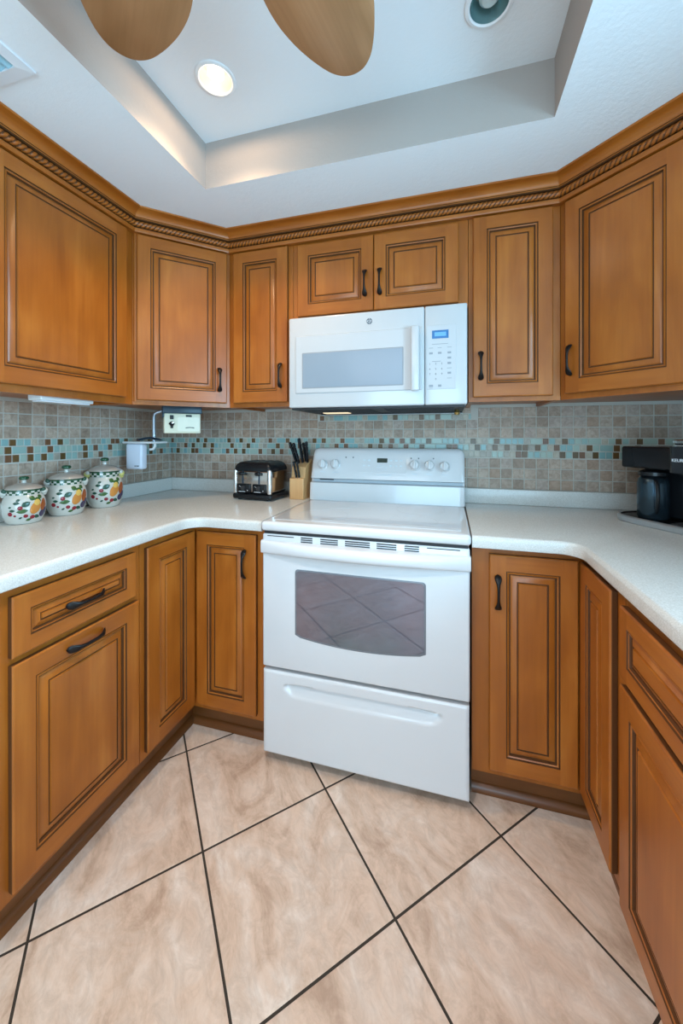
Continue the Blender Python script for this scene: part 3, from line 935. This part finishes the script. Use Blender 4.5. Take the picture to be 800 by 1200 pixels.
# ------------------------------------------------------------------ ceiling fan, lamps, vent
def fan():
    hub = (-0.007, -1.575)
    t = thing('ceiling_fan', 'ceiling fan with broad brown wooden blades hanging in the ceiling tray', 'fan', (hub[0], hub[1], ZT))
    zb = 2.15 - ZT
    br = M['bronze'] = mat('fan_bronze', (0.10, 0.06, 0.035), 0.4, 0.7)
    mb = MB(); mb.lathe([(0.0, -0.0005), (0.075, -0.0005), (0.075, -0.02), (0.05, -0.05), (0.02, -0.06), (0.015, -0.13), (0.03, -0.14)], 32); mb.build('canopy', br, t)
    mb = MB(); mb.lathe([(0.0, -0.135), (0.06, -0.14), (0.105, -0.165), (0.11, -0.215), (0.09, -0.245), (0.055, -0.262), (0.05, -0.285), (0.03, -0.30), (0.0, -0.302)], 36); mb.build('motor', br, t)
    mb = MB(); mb.lathe([(0.048, -0.3025), (0.085, -0.315), (0.095, -0.335), (0.080, -0.360), (0.045, -0.378), (0.0, -0.384)], 36); mb.build('added_bowl', mat('added_bowl_glow', (0.9, 0.86, 0.78), 0.4, emit=(1.0, 0.86, 0.66), estr=5.0), t)  # glowing bowl of an added light kit, above the frame
    l = bpy.data.lights.new('added_fan_spot', 'SPOT'); l.energy = 23; l.color = (0.96, 0.96, 1.0); l.spot_size = math.radians(116); l.spot_blend = 0.7; l.shadow_soft_size = 0.09  # added overhead key light, placed as a fan light kit
    o = bpy.data.objects.new('added_fan_spot', l); C.objects.link(o); o.parent = t; o.location = (0, 0, -0.40)
    prof = [(0.150, 0.050), (0.20, 0.073), (0.26, 0.093), (0.32, 0.106), (0.37, 0.108), (0.42, 0.099), (0.46, 0.085), (0.49, 0.071), (0.515, 0.056), (0.532, 0.040), (0.543, 0.022), (0.547, 0.0)]
    fine = []
    ext = [(0.11, 0.03)] + prof + [(0.543, -0.022)]
    for i in range(1, len(prof)):
        p0, p1, p2, p3 = ext[i - 1], ext[i], ext[i + 1], ext[i + 2]
        for q in range(4):
            u = q / 4
            fine.append(tuple(0.5 * (2 * b_ + (c_ - a_) * u + (2 * a_ - 5 * b_ + 4 * c_ - d_) * u * u + (3 * b_ - a_ - 3 * c_ + d_) * u ** 3) for a_, b_, c_, d_ in zip(p0, p1, p2, p3)))
    prof = fine + [prof[-1]]
    outl = [(u, v) for u, v in prof] + [(u, -v) for u, v in reversed(prof[:-1])]
    th = 0.004
    bm_ = MB()
    def ring(ins, z):
        cx = 0.35
        return [(u + (cx - u) * ins, v * (1 - ins * 1.5), z) for u, v in outl]
    bm_.loft([ring(0.02, -th), ring(0.0, -th + 0.0015), ring(0.0, th - 0.0015), ring(0.02, th)], 0)
    wd = wood('fan_blade_wood', 'x', (0.26, 0.125, 0.050), (0.36, 0.18, 0.080), (0.45, 0.24, 0.12), 0.45)
    first = bm_.build('blade', [wd], t, angle=60)
    ib = MB(); ib.tube([(0.085, 0, 0.012), (0.13, 0, 0.010), (0.17, 0, 0.008)], [(0.012, 0.006), (0.014, 0.005), (0.018, 0.0035)], 12); ib.rbox(0.155, -0.03, 0.0042, 0.205, 0.03, 0.0085, 0.002)
    arm = ib.build('blade_arm', br, first)
    for k in range(6):
        o = first if k == 0 else first.copy()
        if k:
            C.objects.link(o)
            a2 = arm.copy(); C.objects.link(a2); a2.parent = o
        o.location = (0, 0, zb); o.rotation_euler = (0, 0, math.radians(80 + 60.5 * (k if k < 2 else k * 0.992)))
fan()

def downlight(label, x, y, lit):
    t = thing('recessed_downlight', label, 'light', (x, y, ZT), 0, 'downlights in the tray')
    w = mat('trim_white', (0.80, 0.83, 0.86), 0.35)
    mb = MB(); mb.lathe([(0.050, 0.0), (0.050, -0.003), (0.054, -0.006), (0.062, -0.004), (0.064, -0.0004)], 40, cap0=False, cap1=False); mb.build('trim_ring', w, t)
    refl = mat('lamp_reflector', (0.55, 0.52, 0.46), 0.3) if lit else mat('lamp_reflector_unlit', (0.30, 0.48, 0.50), 0.15, 0.6)
    mb = MB(); mb.lathe([(0.0498, -0.002), (0.046, 0.018), (0.040, 0.045), (0.0, 0.06)], 36, cap0=False, cap1=False); mb.build('reflector', refl, t)
    if lit: bm_ = mat('bulb_glow', (1, 0.95, 0.85), 0.3, emit=(1.0, 0.80, 0.52), estr=3.2)
    else: bm_ = mat('bulb_glass', (0.55, 0.66, 0.68), 0.08, 0.2)
    mb = MB(); mb.lathe([(0.0, 0.004), (0.018, 0.006), (0.026, 0.014), (0.026, 0.022), (0.014, 0.04), (0.010, 0.055)], 24); mb.build('bulb', bm_, t)
    if lit:
        l = bpy.data.lights.new('downlight_spot', 'SPOT'); l.energy = 17; l.color = (1.0, 0.72, 0.44); l.spot_size = math.radians(125); l.spot_blend = 1.0; l.shadow_soft_size = 0.035
        o = bpy.data.objects.new('downlight_spot', l); C.objects.link(o); o.parent = t; o.location = (0, 0, -0.012)
        l = bpy.data.lights.new('downlight_glow', 'SPOT'); l.energy = 1.5; l.color = (1.0, 0.72, 0.46); l.spot_size = math.radians(178); l.spot_blend = 0.12; l.shadow_soft_size = 0.05
        o = bpy.data.objects.new('downlight_glow', l); C.objects.link(o); o.parent = t; o.location = (0, 0, -0.014)
downlight('lit recessed downlight with a warm glowing bulb in the tray ceiling', *LAMPS[0], True)
downlight('unlit recessed downlight with a teal glass bulb in the tray ceiling', *LAMPS[1], False)

def vent():
    t = thing('ceiling_vent', 'white louvred air vent in the ceiling above the left cabinets', 'vent', (-0.835, -1.36, ZS))
    w = mat('vent_white', (0.72, 0.75, 0.79), 0.45)
    mb = MB()
    o_ = rrect(-0.085, -0.165, 0.085, 0.165, 0.004, 2); i_ = rrect(-0.055, -0.130, 0.055, 0.130, 0.003, 2)
    mb.loft([[(x, y, -0.0004) for x, y in o_], [(x * 0.985, y * 0.985, -0.006) for x, y in o_], [(x, y, -0.010) for x, y in i_], [(x, y, -0.001) for x, y in i_]], 0, cap0=False, cap1=False)
    mb.build('frame', w, t)
    mb = MB(); mb.box(-0.056, -0.131, -0.0012, 0.056, 0.131, -0.0005); mb.build('backing', mat('vent_shade', (0.03, 0.09, 0.14), 0.5), t)  # dark blue sheet stands for the shade behind the slats
    sm = mat('vent_slat_shade', (0.30, 0.52, 0.62), 0.4)  # bluish shading painted into the slat colour
    for i in range(4):
        x = -0.042 + i * 0.028
        mb = MB(); mb.face([(x - 0.013, -0.13, -0.0085), (x - 0.012, -0.13, -0.0095), (x + 0.009, -0.13, -0.0025), (x + 0.008, -0.13, -0.0015)]);
        mb = MB(); pr = [(x - 0.011, -0.0090), (x - 0.010, -0.0097), (x + 0.010, -0.0025), (x + 0.009, -0.0018)]
        mb.loft([[(a, -0.1295, z) for a, z in pr], [(a, 0.1295, z) for a, z in pr]], 0); mb.build('slat', sm, t)
vent()

# strip lamp under the left wall cabinet
t = thing('under_cabinet_light', 'slim white strip light fixed under the large left wall cabinet', 'light', (-1.10, -0.873, 1.398), PI / 2)
mb = MB(); mb.rbox(-0.10, -0.045, -0.024, 0.10, 0.02, -0.0005, 0.004); mb.build('housing', M['white_soft'], t)
mb = MB(); mb.rbox(-0.09, -0.038, -0.029, 0.09, 0.012, -0.0242, 0.002); mb.build('lens', mat('strip_lens', (0.75, 0.78, 0.84), 0.25), t)

# ------------------------------------------------------------------ canisters
CER = mat('cream_glaze', (0.54, 0.53, 0.48), 0.16, coat=0.5, coat_rough=0.04)
LIDC = mat('lid_glaze', (0.42, 0.36, 0.31), 0.16, coat=0.5, coat_rough=0.04)
GREEN = mat('green_glaze', (0.010, 0.070, 0.030), 0.14, coat=0.4)
LEAF = mat('leaf_green', (0.045, 0.11, 0.030), 0.25); LEAF2 = mat('leaf_dark', (0.02, 0.07, 0.045), 0.25)
PEAR = mat('pear_orange', (0.55, 0.22, 0.045), 0.2); PEARY = mat('pear_yellow', (0.66, 0.42, 0.10), 0.2)
PLUM = mat('plum_blue', (0.05, 0.04, 0.09), 0.2); CHERRY = mat('cherry_red', (0.24, 0.018, 0.028), 0.2); RUST = mat('apple_rust', (0.32, 0.08, 0.02), 0.2)
YEL = mat('yellow_glaze', (0.55, 0.50, 0.16), 0.2)
def canister(label, x, y, h, R, face, side):
    t = thing('canister', label, 'canister', (x, y, 0.9187), 0, 'fruit painted canisters')
    pr = [(0.0, 0.0), (0.70, 0.0), (0.77, 0.012), (0.84, 0.06), (0.93, 0.15), (0.985, 0.25), (1.0, 0.36), (0.985, 0.45), (0.92, 0.54), (0.83, 0.595), (0.795, 0.615), (0.79, 0.64), (0.79, 0.72), (0.70, 0.725)]
    def rad(z):
        for (r0, a), (r1, c) in zip(pr[1:], pr[2:]):
            if a <= z <= c: return r0 + (r1 - r0) * (z - a) / (c - a + 1e-9)
        return 0.79
    # smooth the profile
    sm = []
    for i in range(len(pr) - 1):
        for k in range(3 if 2 <= i <= 9 else 1):
            q = k / 3; sm.append((pr[i][0] + (pr[i + 1][0] - pr[i][0]) * q, pr[i][1] + (pr[i + 1][1] - pr[i][1]) * q))
    sm.append(pr[-1])
    mb = MB(); mb.lathe([(r * R, z * h) for r, z in sm], 48)
    body = mb.build('jar', CER, t, angle=50)
    # rim band: green top line and a green-white check under it
    mb = MB()
    n = 30
    for row, (z0, z1) in enumerate(((0.620, 0.657), (0.657, 0.694))):
        for k in range(n):
            a0, a1 = 2 * PI * k / n, 2 * PI * (k + 1) / n
            r = 0.80 * R + 0.001
            mb.face([(r * math.cos(a0), r * math.sin(a0), z0 * h), (r * math.cos(a1), r * math.sin(a1), z0 * h), (r * math.cos(a1), r * math.sin(a1), z1 * h), (r * math.cos(a0), r * math.sin(a0), z1 * h)], 0 if (k + row) % 2 else 1)
    r = 0.80 * R
    mb.lathe([(r - 0.002, 0.618 * h), (r + 0.0008, 0.618 * h)], 48, m=1, cap0=False, cap1=False)
    mb.lathe([(r + 0.001, 0.696 * h), (r + 0.0025, 0.70 * h), (r + 0.0025, 0.722 * h), (r - 0.006, 0.726 * h)], 48, m=0, cap0=False, cap1=False)
    mb.build('checked_rim', [GREEN, CER], t, merge=True)
    # side lugs shaped like small leaves and fruit
    for s_ in (-1, 1):
        a = face + s_ * 1.45
        c = Vector((0.83 * R * math.cos(a), 0.83 * R * math.sin(a), 0.665 * h))
        mb = MB()
        for (da, dz, rr_, m_) in ((0, 0.0, 0.20, 0), (0.10 * s_, -0.055, 0.15, 0), (-0.12 * s_, 0.03, 0.13, 1), (0.16 * s_, 0.035, 0.12, 1)):
            cc = Vector((0.88 * R * math.cos(a + da), 0.88 * R * math.sin(a + da), (0.665 + dz) * h)); q = rr_ * R
            mb.lathe([(0, -q)] + [(q * math.cos(u), q * math.sin(u)) for u in [(-60 + 20 * i) * PI / 180 for i in range(7)]] + [(0, q)], 14, cc, m_)
        mb.build('lug', [YEL if side else CER, CER if side else LEAF2], t, angle=80)
    # painted fruit
    mb = MB()
    def blob(th, z, ra, rb, rot=0.0, m=0, lift=0.0012, leaf=False):
        pts = []
        N = 18
        for k in range(N):
            a = 2 * PI * k / N
            u, v = ra * math.cos(a), rb * math.sin(a)
            if leaf: v *= abs(math.cos(a / 1.0)) * 0 + (1 - abs(math.cos(a)) ** 3)
            u2, v2 = u * math.cos(rot) - v * math.sin(rot), u * math.sin(rot) + v * math.cos(rot)
            pts.append((u2, v2))
        pts = [(1.22 * u, 1.22 * v) for u, v in pts]
        def P(u, v, lf):
            zz = z + v * R / h
            rr_ = rad(zz) * R
            an = face + th * 1.12 + 0.06 + u * R / rr_
            return ((rr_ + lf) * math.cos(an), (rr_ + lf) * math.sin(an), zz * h)
        base_ = [P(u, v, lift * 0.6) for u, v in pts]; mid_ = [P(u * 0.6, v * 0.6, lift) for u, v in pts]; b_ = len(mb.v)
        mb.v += base_ + mid_ + [P(0, 0, lift * 1.1)]
        for k in range(N):
            k2 = (k + 1) % N
            mb.f.append((b_ + k, b_ + k2, b_ + N + k2, b_ + N + k)); mb.m.append(m)
            mb.f.append((b_ + N + k, b_ + N + k2, b_ + 2 * N)); mb.m.append(m)
    # image right is +theta
    blob(0.42, 0.34, 0.20, 0.30, -0.45, 3, 0.0016); blob(0.50, 0.45, 0.13, 0.15, -0.45, 4, 0.0024)     # pear
    blob(0.34, 0.29, 0.15, 0.17, 0, 3, 0.0022)
    blob(0.86, 0.38, 0.17, 0.30, -0.3, 7, 0.0016); blob(0.80, 0.20, 0.17, 0.17, 0, 5, 0.0016); blob(0.98, 0.26, 0.12, 0.15, 0, 5, 0.0018)
    for (th, z, a, c, ro, m) in ((0.02, 0.43, 0.19, 0.12, 0.5, 1), (0.30, 0.545, 0.13, 0.11, -0.6, 0), (0.55, 0.50, 0.17, 0.12, -0.5, 0), (-0.12, 0.29, 0.22, 0.10, 0.1, 0),
                                 (-0.36, 0.46, 0.13, 0.07, 0.0, 1), (-0.30, 0.52, 0.09, 0.06, 0.4, 1), (-0.52, 0.31, 0.12, 0.06, 0.0, 1), (0.15, 0.10, 0.12, 0.06, 0.3, 0), (0.50, 0.15, 0.14, 0.08, -0.4, 1),
                                 (0.72, 0.56, 0.12, 0.09, 0.4, 0), (-0.62, 0.38, 0.07, 0.04, 0.2, 1), (-0.20, 0.15, 0.08, 0.04, 0.5, 1)):
        blob(th, z, a, c, ro, m, 0.0013, True)
    for (th, z, r_) in ((-0.62, 0.24, 0.095), (-0.20, 0.36, 0.095), (0.02, 0.185, 0.085), (0.30, 0.15, 0.095), (-0.42, 0.20, 0.05)):
        blob(th, z, r_, r_, 0, 6, 0.0016)
    mb.build('fruit_decoration', [LEAF, LEAF2, LEAF, PEAR, PEARY, PLUM, CHERRY, RUST], t, angle=80)
    # lid
    mb = MB(); mb.lathe([(q * R, z * h) for q, z in ((0.70, 0.728), (0.86, 0.728), (0.875, 0.738), (0.86, 0.750), (0.76, 0.780), (0.58, 0.815), (0.36, 0.840), (0.16, 0.852), (0.13, 0.855))], 48)
    lid = mb.build('lid', LIDC, t, angle=50)
    mb = MB(); mb.lathe([(q * R, z * h) for q, z in ((0.0, 0.853), (0.125, 0.856), (0.105, 0.885), (0.12, 0.915), (0.19, 0.925))], 32, m=0, cap1=False)
    mb.lathe([(q * R, z * h) for q, z in ((0.19, 0.925), (0.235, 0.945), (0.235, 0.968), (0.19, 0.990), (0.0, 1.0))], 32, m=1, cap0=False)
    mb.build('knob', [CER, GREEN], lid, angle=60)
canister('smallest fruit-painted canister, nearest the viewer on the left counter', -1.251, -0.897, 0.176, 0.0665, math.radians(-34), False)
canister('medium fruit-painted canister in the middle of the row of three', -1.246, -0.737, 0.206, 0.0715, math.radians(-38), False)
canister('tallest fruit-painted canister, closest to the white hanging device', -1.2455, -0.556, 0.228, 0.0755, math.radians(-42), True)

# ------------------------------------------------------------------ toaster
def toaster():
    t = thing('toaster', 'black and chrome four-slice toaster beside the knife block', 'toaster', (-0.770, -0.238, 0.9187), math.radians(-5))
    w, d, h = 0.232, 0.185, 0.192
    mb = MB(); mb.rbox(0, 0, 0.006, w, d, 0.034, 0.010, 0); 
    for x in (0.03, w - 0.03):
        for y in (0.03, d - 0.03): mb.lathe([(0.012, 0.0002), (0.012, 0.008)], 12, (x, y, 0))
    mb.build('base', M['black'], t)
    mb = MB(); mb.rbox(0.005, 0.006, 0.034, w - 0.005, d - 0.004, 0.158, 0.018, 0, 5)
    body = mb.build('chrome_shell', mat('polished_shell', (0.50, 0.47, 0.45), 0.13, 1.0), t)
    for x in (0.004, w - 0.026):
        mb = MB(); mb.rbox(x, 0.001, 0.032, x + 0.022, 0.022, 0.160, 0.009, 0, 4); mb.build('corner_post', M['chrome'], t)
    # domed black top with four slots
    mb = MB(); rings = []
    for i in range(9):
        a = PI / 2 * i / 8
        ins = 0.034 * (1 - math.cos(a)); z = 0.150 + 0.045 * math.sin(a)
        rings.append([(x, y, z) for x, y in rrect(0.006 + ins, 0.003 + ins * 0.8, w - 0.006 - ins, d - 0.003 - ins * 0.8, 0.016)])
    mb.loft(rings, 0); top = mb.build('top_cover', M['black'], t, angle=50)
    mb = MB()
    for x in (0.045, 0.083, 0.132, 0.170): mb.box(x, 0.045, 0.1935, x + 0.018, d - 0.035, 0.1962)
    mb.build('bread_slots', M['dark'], top)
    for x in (0.062, 0.160):
        mb = MB(); mb.box(x - 0.004, 0.0045, 0.085, x + 0.004, 0.0075, 0.150); mb.build('lever_track', M['navy'], t)
        mb = MB(); mb.rbox(x - 0.014, -0.018, 0.128, x + 0.014, 0.006, 0.146, 0.006); mb.build('lever', M['black'], t)
    for x in (0.032, 0.124):
        mb = MB(); mb.rbox(x, -0.003, 0.040, x + 0.078, 0.010, 0.084, 0.003, 0); p = mb.build('control_panel', M['black'], t)
        mb = MB(); mb.lathe([(0.012, 0), (0.011, -0.010), (0.0, -0.011)], 20, (x + 0.040, -0.003, 0.063), axis='y'); mb.build('dial', M['black_matte'], p)
        mb = MB()
        for k in range(3): mb.box(x + 0.014 + k * 0.006, -0.0036, 0.066 - k * 0.003 + 0.006, x + 0.019 + k * 0.006, -0.0028, 0.0675 - k * 0.003 + 0.006)
        mb.box(x + 0.012, -0.0036, 0.044, x + 0.050, -0.0028, 0.0465); mb.box(x + 0.062, -0.0036, 0.050, x + 0.066, -0.0028, 0.054)
        mb.build('white_markings', mat('white_print', (0.7, 0.7, 0.72), 0.5), p)
toaster()

# ------------------------------------------------------------------ knife block and knives
def knives():
    bx, by = -0.487, -0.152
    t = thing('knife_block', 'light wooden knife block between the toaster and the range', 'knife block', (bx, by, 0.9187), math.radians(-2))
    bw = wood('block_beech', 'z', (0.50, 0.26, 0.10), (0.60, 0.33, 0.14), (0.68, 0.42, 0.20), 0.45)
    mb = MB()
    # side profile (y, z): low step at the front, slanted top behind
    pr = [(0.0, 0.0), (0.120, 0.0), (0.120, 0.205), (0.030, 0.166), (0.020, 0.110), (0.0, 0.108)]
    mb.loft([[(0.0, y, z) for y, z in pr], [(0.078, y, z) for y, z in pr]], 0)
    mb.build('block', bw, t, bevel=0.003)
    rot = Matrix.Rotation(math.radians(-2), 3, 'Z')
    def knife(label, x, y, z, L, w, lean, yaw, cat='knife'):
        p = rot @ Vector((x, y, 0))
        k = thing('knife', label, cat, (bx + p.x, by + p.y, 0.9187 + z), 0, 'knives in the block')
        mb = MB()
        st = [(0.0, 0.80), (0.06, 0.92), (0.3, 1.0), (0.6, 0.92), (0.82, 1.02), (0.95, 1.08), (1.0, 0.75)]
        mb.loft([[(q * w * 0.55 * math.cos(2 * PI * i / 14), q * w * math.sin(2 * PI * i / 14) - (0.004 * s_ ** 3), s_ * L) for i in range(14)] for s_, q in st], 0)
        k.rotation_euler = (lean, yaw, 0)
        hd = mb.build('handle', M['black'], k, angle=60)
        for s_ in (0.2, 0.5, 0.78):
            mb = MB(); mb.lathe([(0.0, -w * 0.57), (0.0022, -w * 0.56), (0.0022, w * 0.56), (0.0, w * 0.57)], 8, (0, -0.004 * s_ ** 3, s_ * L), axis='x'); mb.build('rivet', M['steel'], hd)
        mb = MB(); mb.box(-0.001, -w * 0.7, -0.012, 0.001, w * 0.8, 0.002); mb.build('blade', M['steel'], k)
    ln = math.radians(18)
    knife('leftmost black knife handle standing in the back of the block', 0.011, 0.064, 0.185, 0.118, 0.0125, ln, -0.20)
    knife('black knife handle second from left in the back row of the block', 0.026, 0.060, 0.184, 0.114, 0.0125, ln, -0.14)
    knife('tallest black knife handle at the middle of the block', 0.043, 0.072, 0.188, 0.135, 0.013, ln, -0.03)
    knife('short black knife handle behind the tall middle handle', 0.056, 0.085, 0.194, 0.104, 0.012, ln, -0.02)
    knife('rightmost black knife handle in the block, beside the range', 0.069, 0.075, 0.189, 0.116, 0.012, ln, 0.08)
    knife('left black steak knife handle low on the front step of the block', 0.035, 0.0105, 0.113, 0.085, 0.0095, math.radians(7), -0.12)
    knife('right black steak knife handle low on the front step of the block', 0.051, 0.0105, 0.113, 0.085, 0.0095, math.radians(7), -0.10)
knives()

# ------------------------------------------------------------------ cream box, bracket and white device in the left corner
def corner_gadgets():
    t = thing('cream_box', 'cream plastic box with a dark key and flap, hung under the left corner cabinet', 'box', (-0.9665, -0.3665, 1.385), PI / 4)
    mb = MB(); mb.rbox(-0.084, -0.002, -0.125, 0.084, 0.070, -0.0265, 0.005); mb.build('case', M['cream'], t)
    mb = MB(); mb.rbox(-0.091, -0.008, -0.026, 0.090, 0.078, 0.0135, 0.003); mb.rbox(-0.091, -0.006, -0.046, -0.0845, 0.072, -0.0262, 0.001); mb.build('mounting_plate', M['navy'], t)
    mb = MB()
    pl = rrect(-0.024, -0.114, 0.078, -0.044, 0.008)
    mb.loft([[(x, -0.0018, z) for x, z in pl], [(x, -0.0040, z) for x, z in pl]], 0); fl = mb.build('flap', mat('cream_light', (0.78, 0.75, 0.60), 0.4), t)
    mb = MB(); mb.tube([(0.014, -0.005, -0.0995), (0.016, -0.006, -0.097), (0.034, -0.006, -0.0955), (0.050, -0.006, -0.097), (0.052, -0.005, -0.0995)], 0.0018, 8); mb.build('flap_pull', M['dark'], fl)
    mb = MB(); mb.rbox(0.014, -0.0042, -0.043, 0.042, -0.0005, -0.033, 0.001); mb.build('catch', M['dark'], t)
    mb = MB(); mb.lathe([(0.012, -0.001), (0.0115, -0.010), (0.005, -0.015), (0.0, -0.017)], 20, (-0.050, 0, -0.078), axis='y'); mb.rbox(-0.064, -0.013, -0.082, -0.040, -0.004, -0.074, 0.003); mb.rbox(-0.056, -0.010, -0.100, -0.044, -0.0022, -0.070, 0.003); mb.build('key', M['black'], t)
    mb = MB(); mb.rbox(-0.058, -0.009, -0.056, -0.042, -0.0022, -0.036, 0.002); mb.build('key_slot', M['black_matte'], t)
    mb = MB(); mb.lathe([(0.005, 0), (0.0045, -0.003), (0, -0.004)], 14, (-0.046, -0.0172, -0.074), axis='y'); mb.build('key_cap', M['chrome'], t)
    # silver swing arm with a white shelf
    t = thing('swing_arm', 'grey metal swing arm with a small white shelf hanging in the left corner', 'bracket', (-1.150, -0.355, 1.385), 0)
    mb = MB()
    pts = [(0.052, 0.035, 0.004), (0.040, 0.026, -0.006), (0.014, 0.008, -0.016), (0.003, 0.001, -0.026), (0, 0, -0.045), (0, 0, -0.12), (0, 0, -0.166)]
    mb.tube(pts, 0.0085, 14); mb.build('arm', mat('grey_paint_metal', (0.42, 0.46, 0.52), 0.3, 0.6), t, angle=60)
    mb = MB(); mb.rbox(0.030, 0.015, 0.0005, 0.078, 0.06, 0.0125, 0.003); mb.build('ceiling_plate', M['steel'], t)
    mb = MB(); mb.rbox(-0.138, -0.065, -0.176, 0.040, 0.05, -0.166, 0.004); mb.build('shelf', M['white_soft'], t)
    mb = MB(); mb.tube([(0.005, 0.0, -0.176), (0.006, 0.0, -0.19), (-0.005, 0.0, -0.205), (-0.025, 0.0, -0.208)], 0.006, 10); mb.build('hook', M['white_soft'], t)
    t = thing('phone', 'flat black handset lying on the small white shelf in the corner', 'phone', (-1.142, -0.3835, 1.2195), 0)
    mb = MB(); rings = []
    for i in range(13):
        u = i / 12; x = -0.075 + 0.13 * u; z = 0.007 + 0.010 * math.sin(PI * u)
        hw = 0.018 * (0.75 + 0.25 * math.cos(2 * PI * u)); th = 0.0055
        rings.append([(x, hw * math.cos(2 * PI * k / 12), z + th * math.sin(2 * PI * k / 12) * (1 if 0 < i < 12 else 0.5)) for k in range(12)])
    mb.loft(rings, 0); mb.build('handset', M['navy'], t, angle=60)
    t = thing('white_device', 'white rounded plastic device hanging below the small shelf in the left corner', 'device', (-1.236, -0.380, 1.2088), 0.10)
    mb = MB(); mb.rbox(-0.046, -0.022, -0.132, 0.046, 0.022, -0.0005, 0.010, 0, 4); dv = mb.build('case', mat('device_white', (0.66, 0.70, 0.80), 0.3), t)
    mb = MB()
    for x in (0.006, 0.016, 0.024): mb.box(x, -0.0232, -0.117, x + 0.007, -0.0215, -0.112)
    mb.build('ports', M['dark_mark'], dv)
corner_gadgets()

# ------------------------------------------------------------------ coffee maker
def coffee():
    t = thing('coffee_maker', 'black single-serve coffee maker with a carafe on a silver base tray', 'coffee maker', (0.955, -0.285, 0.9187), math.radians(-60.4))
    z = 0.0002
    def pill(x0, x1, y0, y1, rl, rr_, seg=10):
        out = []
        for (cx, cy, t0, r) in ((x1 - rr_, y1 - rr_, 0, rr_), (x0 + rl, y1 - rl, 90, rl), (x0 + rl, y0 + rl, 180, rl), (x1 - rr_, y0 + rr_, 270, rr_)):
            for k in range(seg + 1):
                a = math.radians(t0 + 90 * k / seg); out.append((cx + r * math.cos(a), cy + r * math.sin(a)))
        return out
    mb = MB()
    tray_m = mat('tray_silver', (0.50, 0.53, 0.55), 0.35, 0.7)
    P = lambda i: pill(-0.078 + i, 0.262 - i, 0.0 + i, 0.262 - i, 0.085 - i, 0.04 - i)
    mb.loft([[(x, y, z) for x, y in P(0.004)], [(x, y, 0.004) for x, y in P(0)], [(x, y, 0.020) for x, y in P(0)], [(x, y, 0.0245) for x, y in P(0.005)], [(x, y, 0.0245) for x, y in P(0.012)], [(x, y, 0.021) for x, y in P(0.013)]], [0, 0, 0, 0, 1])
    mb.build('base_tray', [tray_m, M['black']], t)
    mb = MB(); mb.rbox(-0.026, 0.120, 0.0215, 0.248, 0.255, 0.2785, 0.012, 0, 4); mb.build('column', M['black'], t)
    mb = MB(); mb.rbox(-0.040, 0.028, 0.207, 0.140, 0.258, 0.288, 0.008, 0, 4); mb.build('brewing_head', M['black'], t)
    # pod head with rounded front
    hd = mat('head_graphite', (0.018, 0.021, 0.025), 0.25, spec=0.4)
    mb = MB()
    p = pill(0.142, 0.255, -0.006, 0.25, 0.035, 0.035)
    mb.loft([[(x, y, 0.203) for x, y in p], [(x, y, 0.292) for x, y in p]], 0); ph = mb.build('pod_head', hd, t, angle=40)
    mb = MB()
    p2 = pill(0.149, 0.250, 0.0, 0.12, 0.03, 0.03); p3 = pill(0.155, 0.244, 0.006, 0.114, 0.026, 0.026)
    mb.loft([[(x, y, 0.2925) for x, y in p2], [(x, y, 0.298) for x, y in p2]], 0)
    mb.loft([[(x, y, 0.2982) for x, y in p3], [(x, y, 0.303) for x, y in p3]], 1)
    mb.loft([[(x, y, 0.3032) for x, y in p2], [(x, y, 0.312) for x, y in p2], [(x, y, 0.316) for x, y in p3]], 0)
    mb.build('chrome_lid', [M['chrome'], M['black']], ph, angle=40)
    text('lettering', 'KEURIG', 0.0145, mat('white_letter', (0.80, 0.83, 0.86), 0.4), ph, (0.191, -0.0062, 0.246), (PI / 2, 0, 0), 0.0005)
    # carafe under the brewing head
    mb = MB(); mb.lathe([(0.0, 0.0225), (0.044, 0.0225), (0.048, 0.028), (0.048, 0.150), (0.044, 0.168), (0.036, 0.176)], 36, (0.046, 0.075, 0)); mb.build('carafe', mat('carafe_blue_sheen', (0.045, 0.075, 0.10), 0.25, 0.8), t, angle=50)  # blue highlight tinted into the dark carafe colour
    mb = MB(); mb.lathe([(0.036, 0.1762), (0.044, 0.182), (0.044, 0.194), (0.03, 0.201), (0.0, 0.202)], 32, (0.046, 0.075, 0)); mb.build('carafe_lid', M['black'], t, angle=50)
    mb = MB(); mb.tube([(0.086, 0.035, 0.165), (0.108, 0.012, 0.160), (0.116, 0.004, 0.12), (0.108, 0.012, 0.07), (0.094, 0.028, 0.055)], [(0.006, 0.009)] * 5, 12); mb.build('carafe_handle', M['black'], t, angle=60)
    mb = MB(); mb.rbox(0.150, 0.010, 0.0218, 0.246, 0.115, 0.030, 0.004); mb.build('drip_tray', M['black_matte'], t)
coffee()
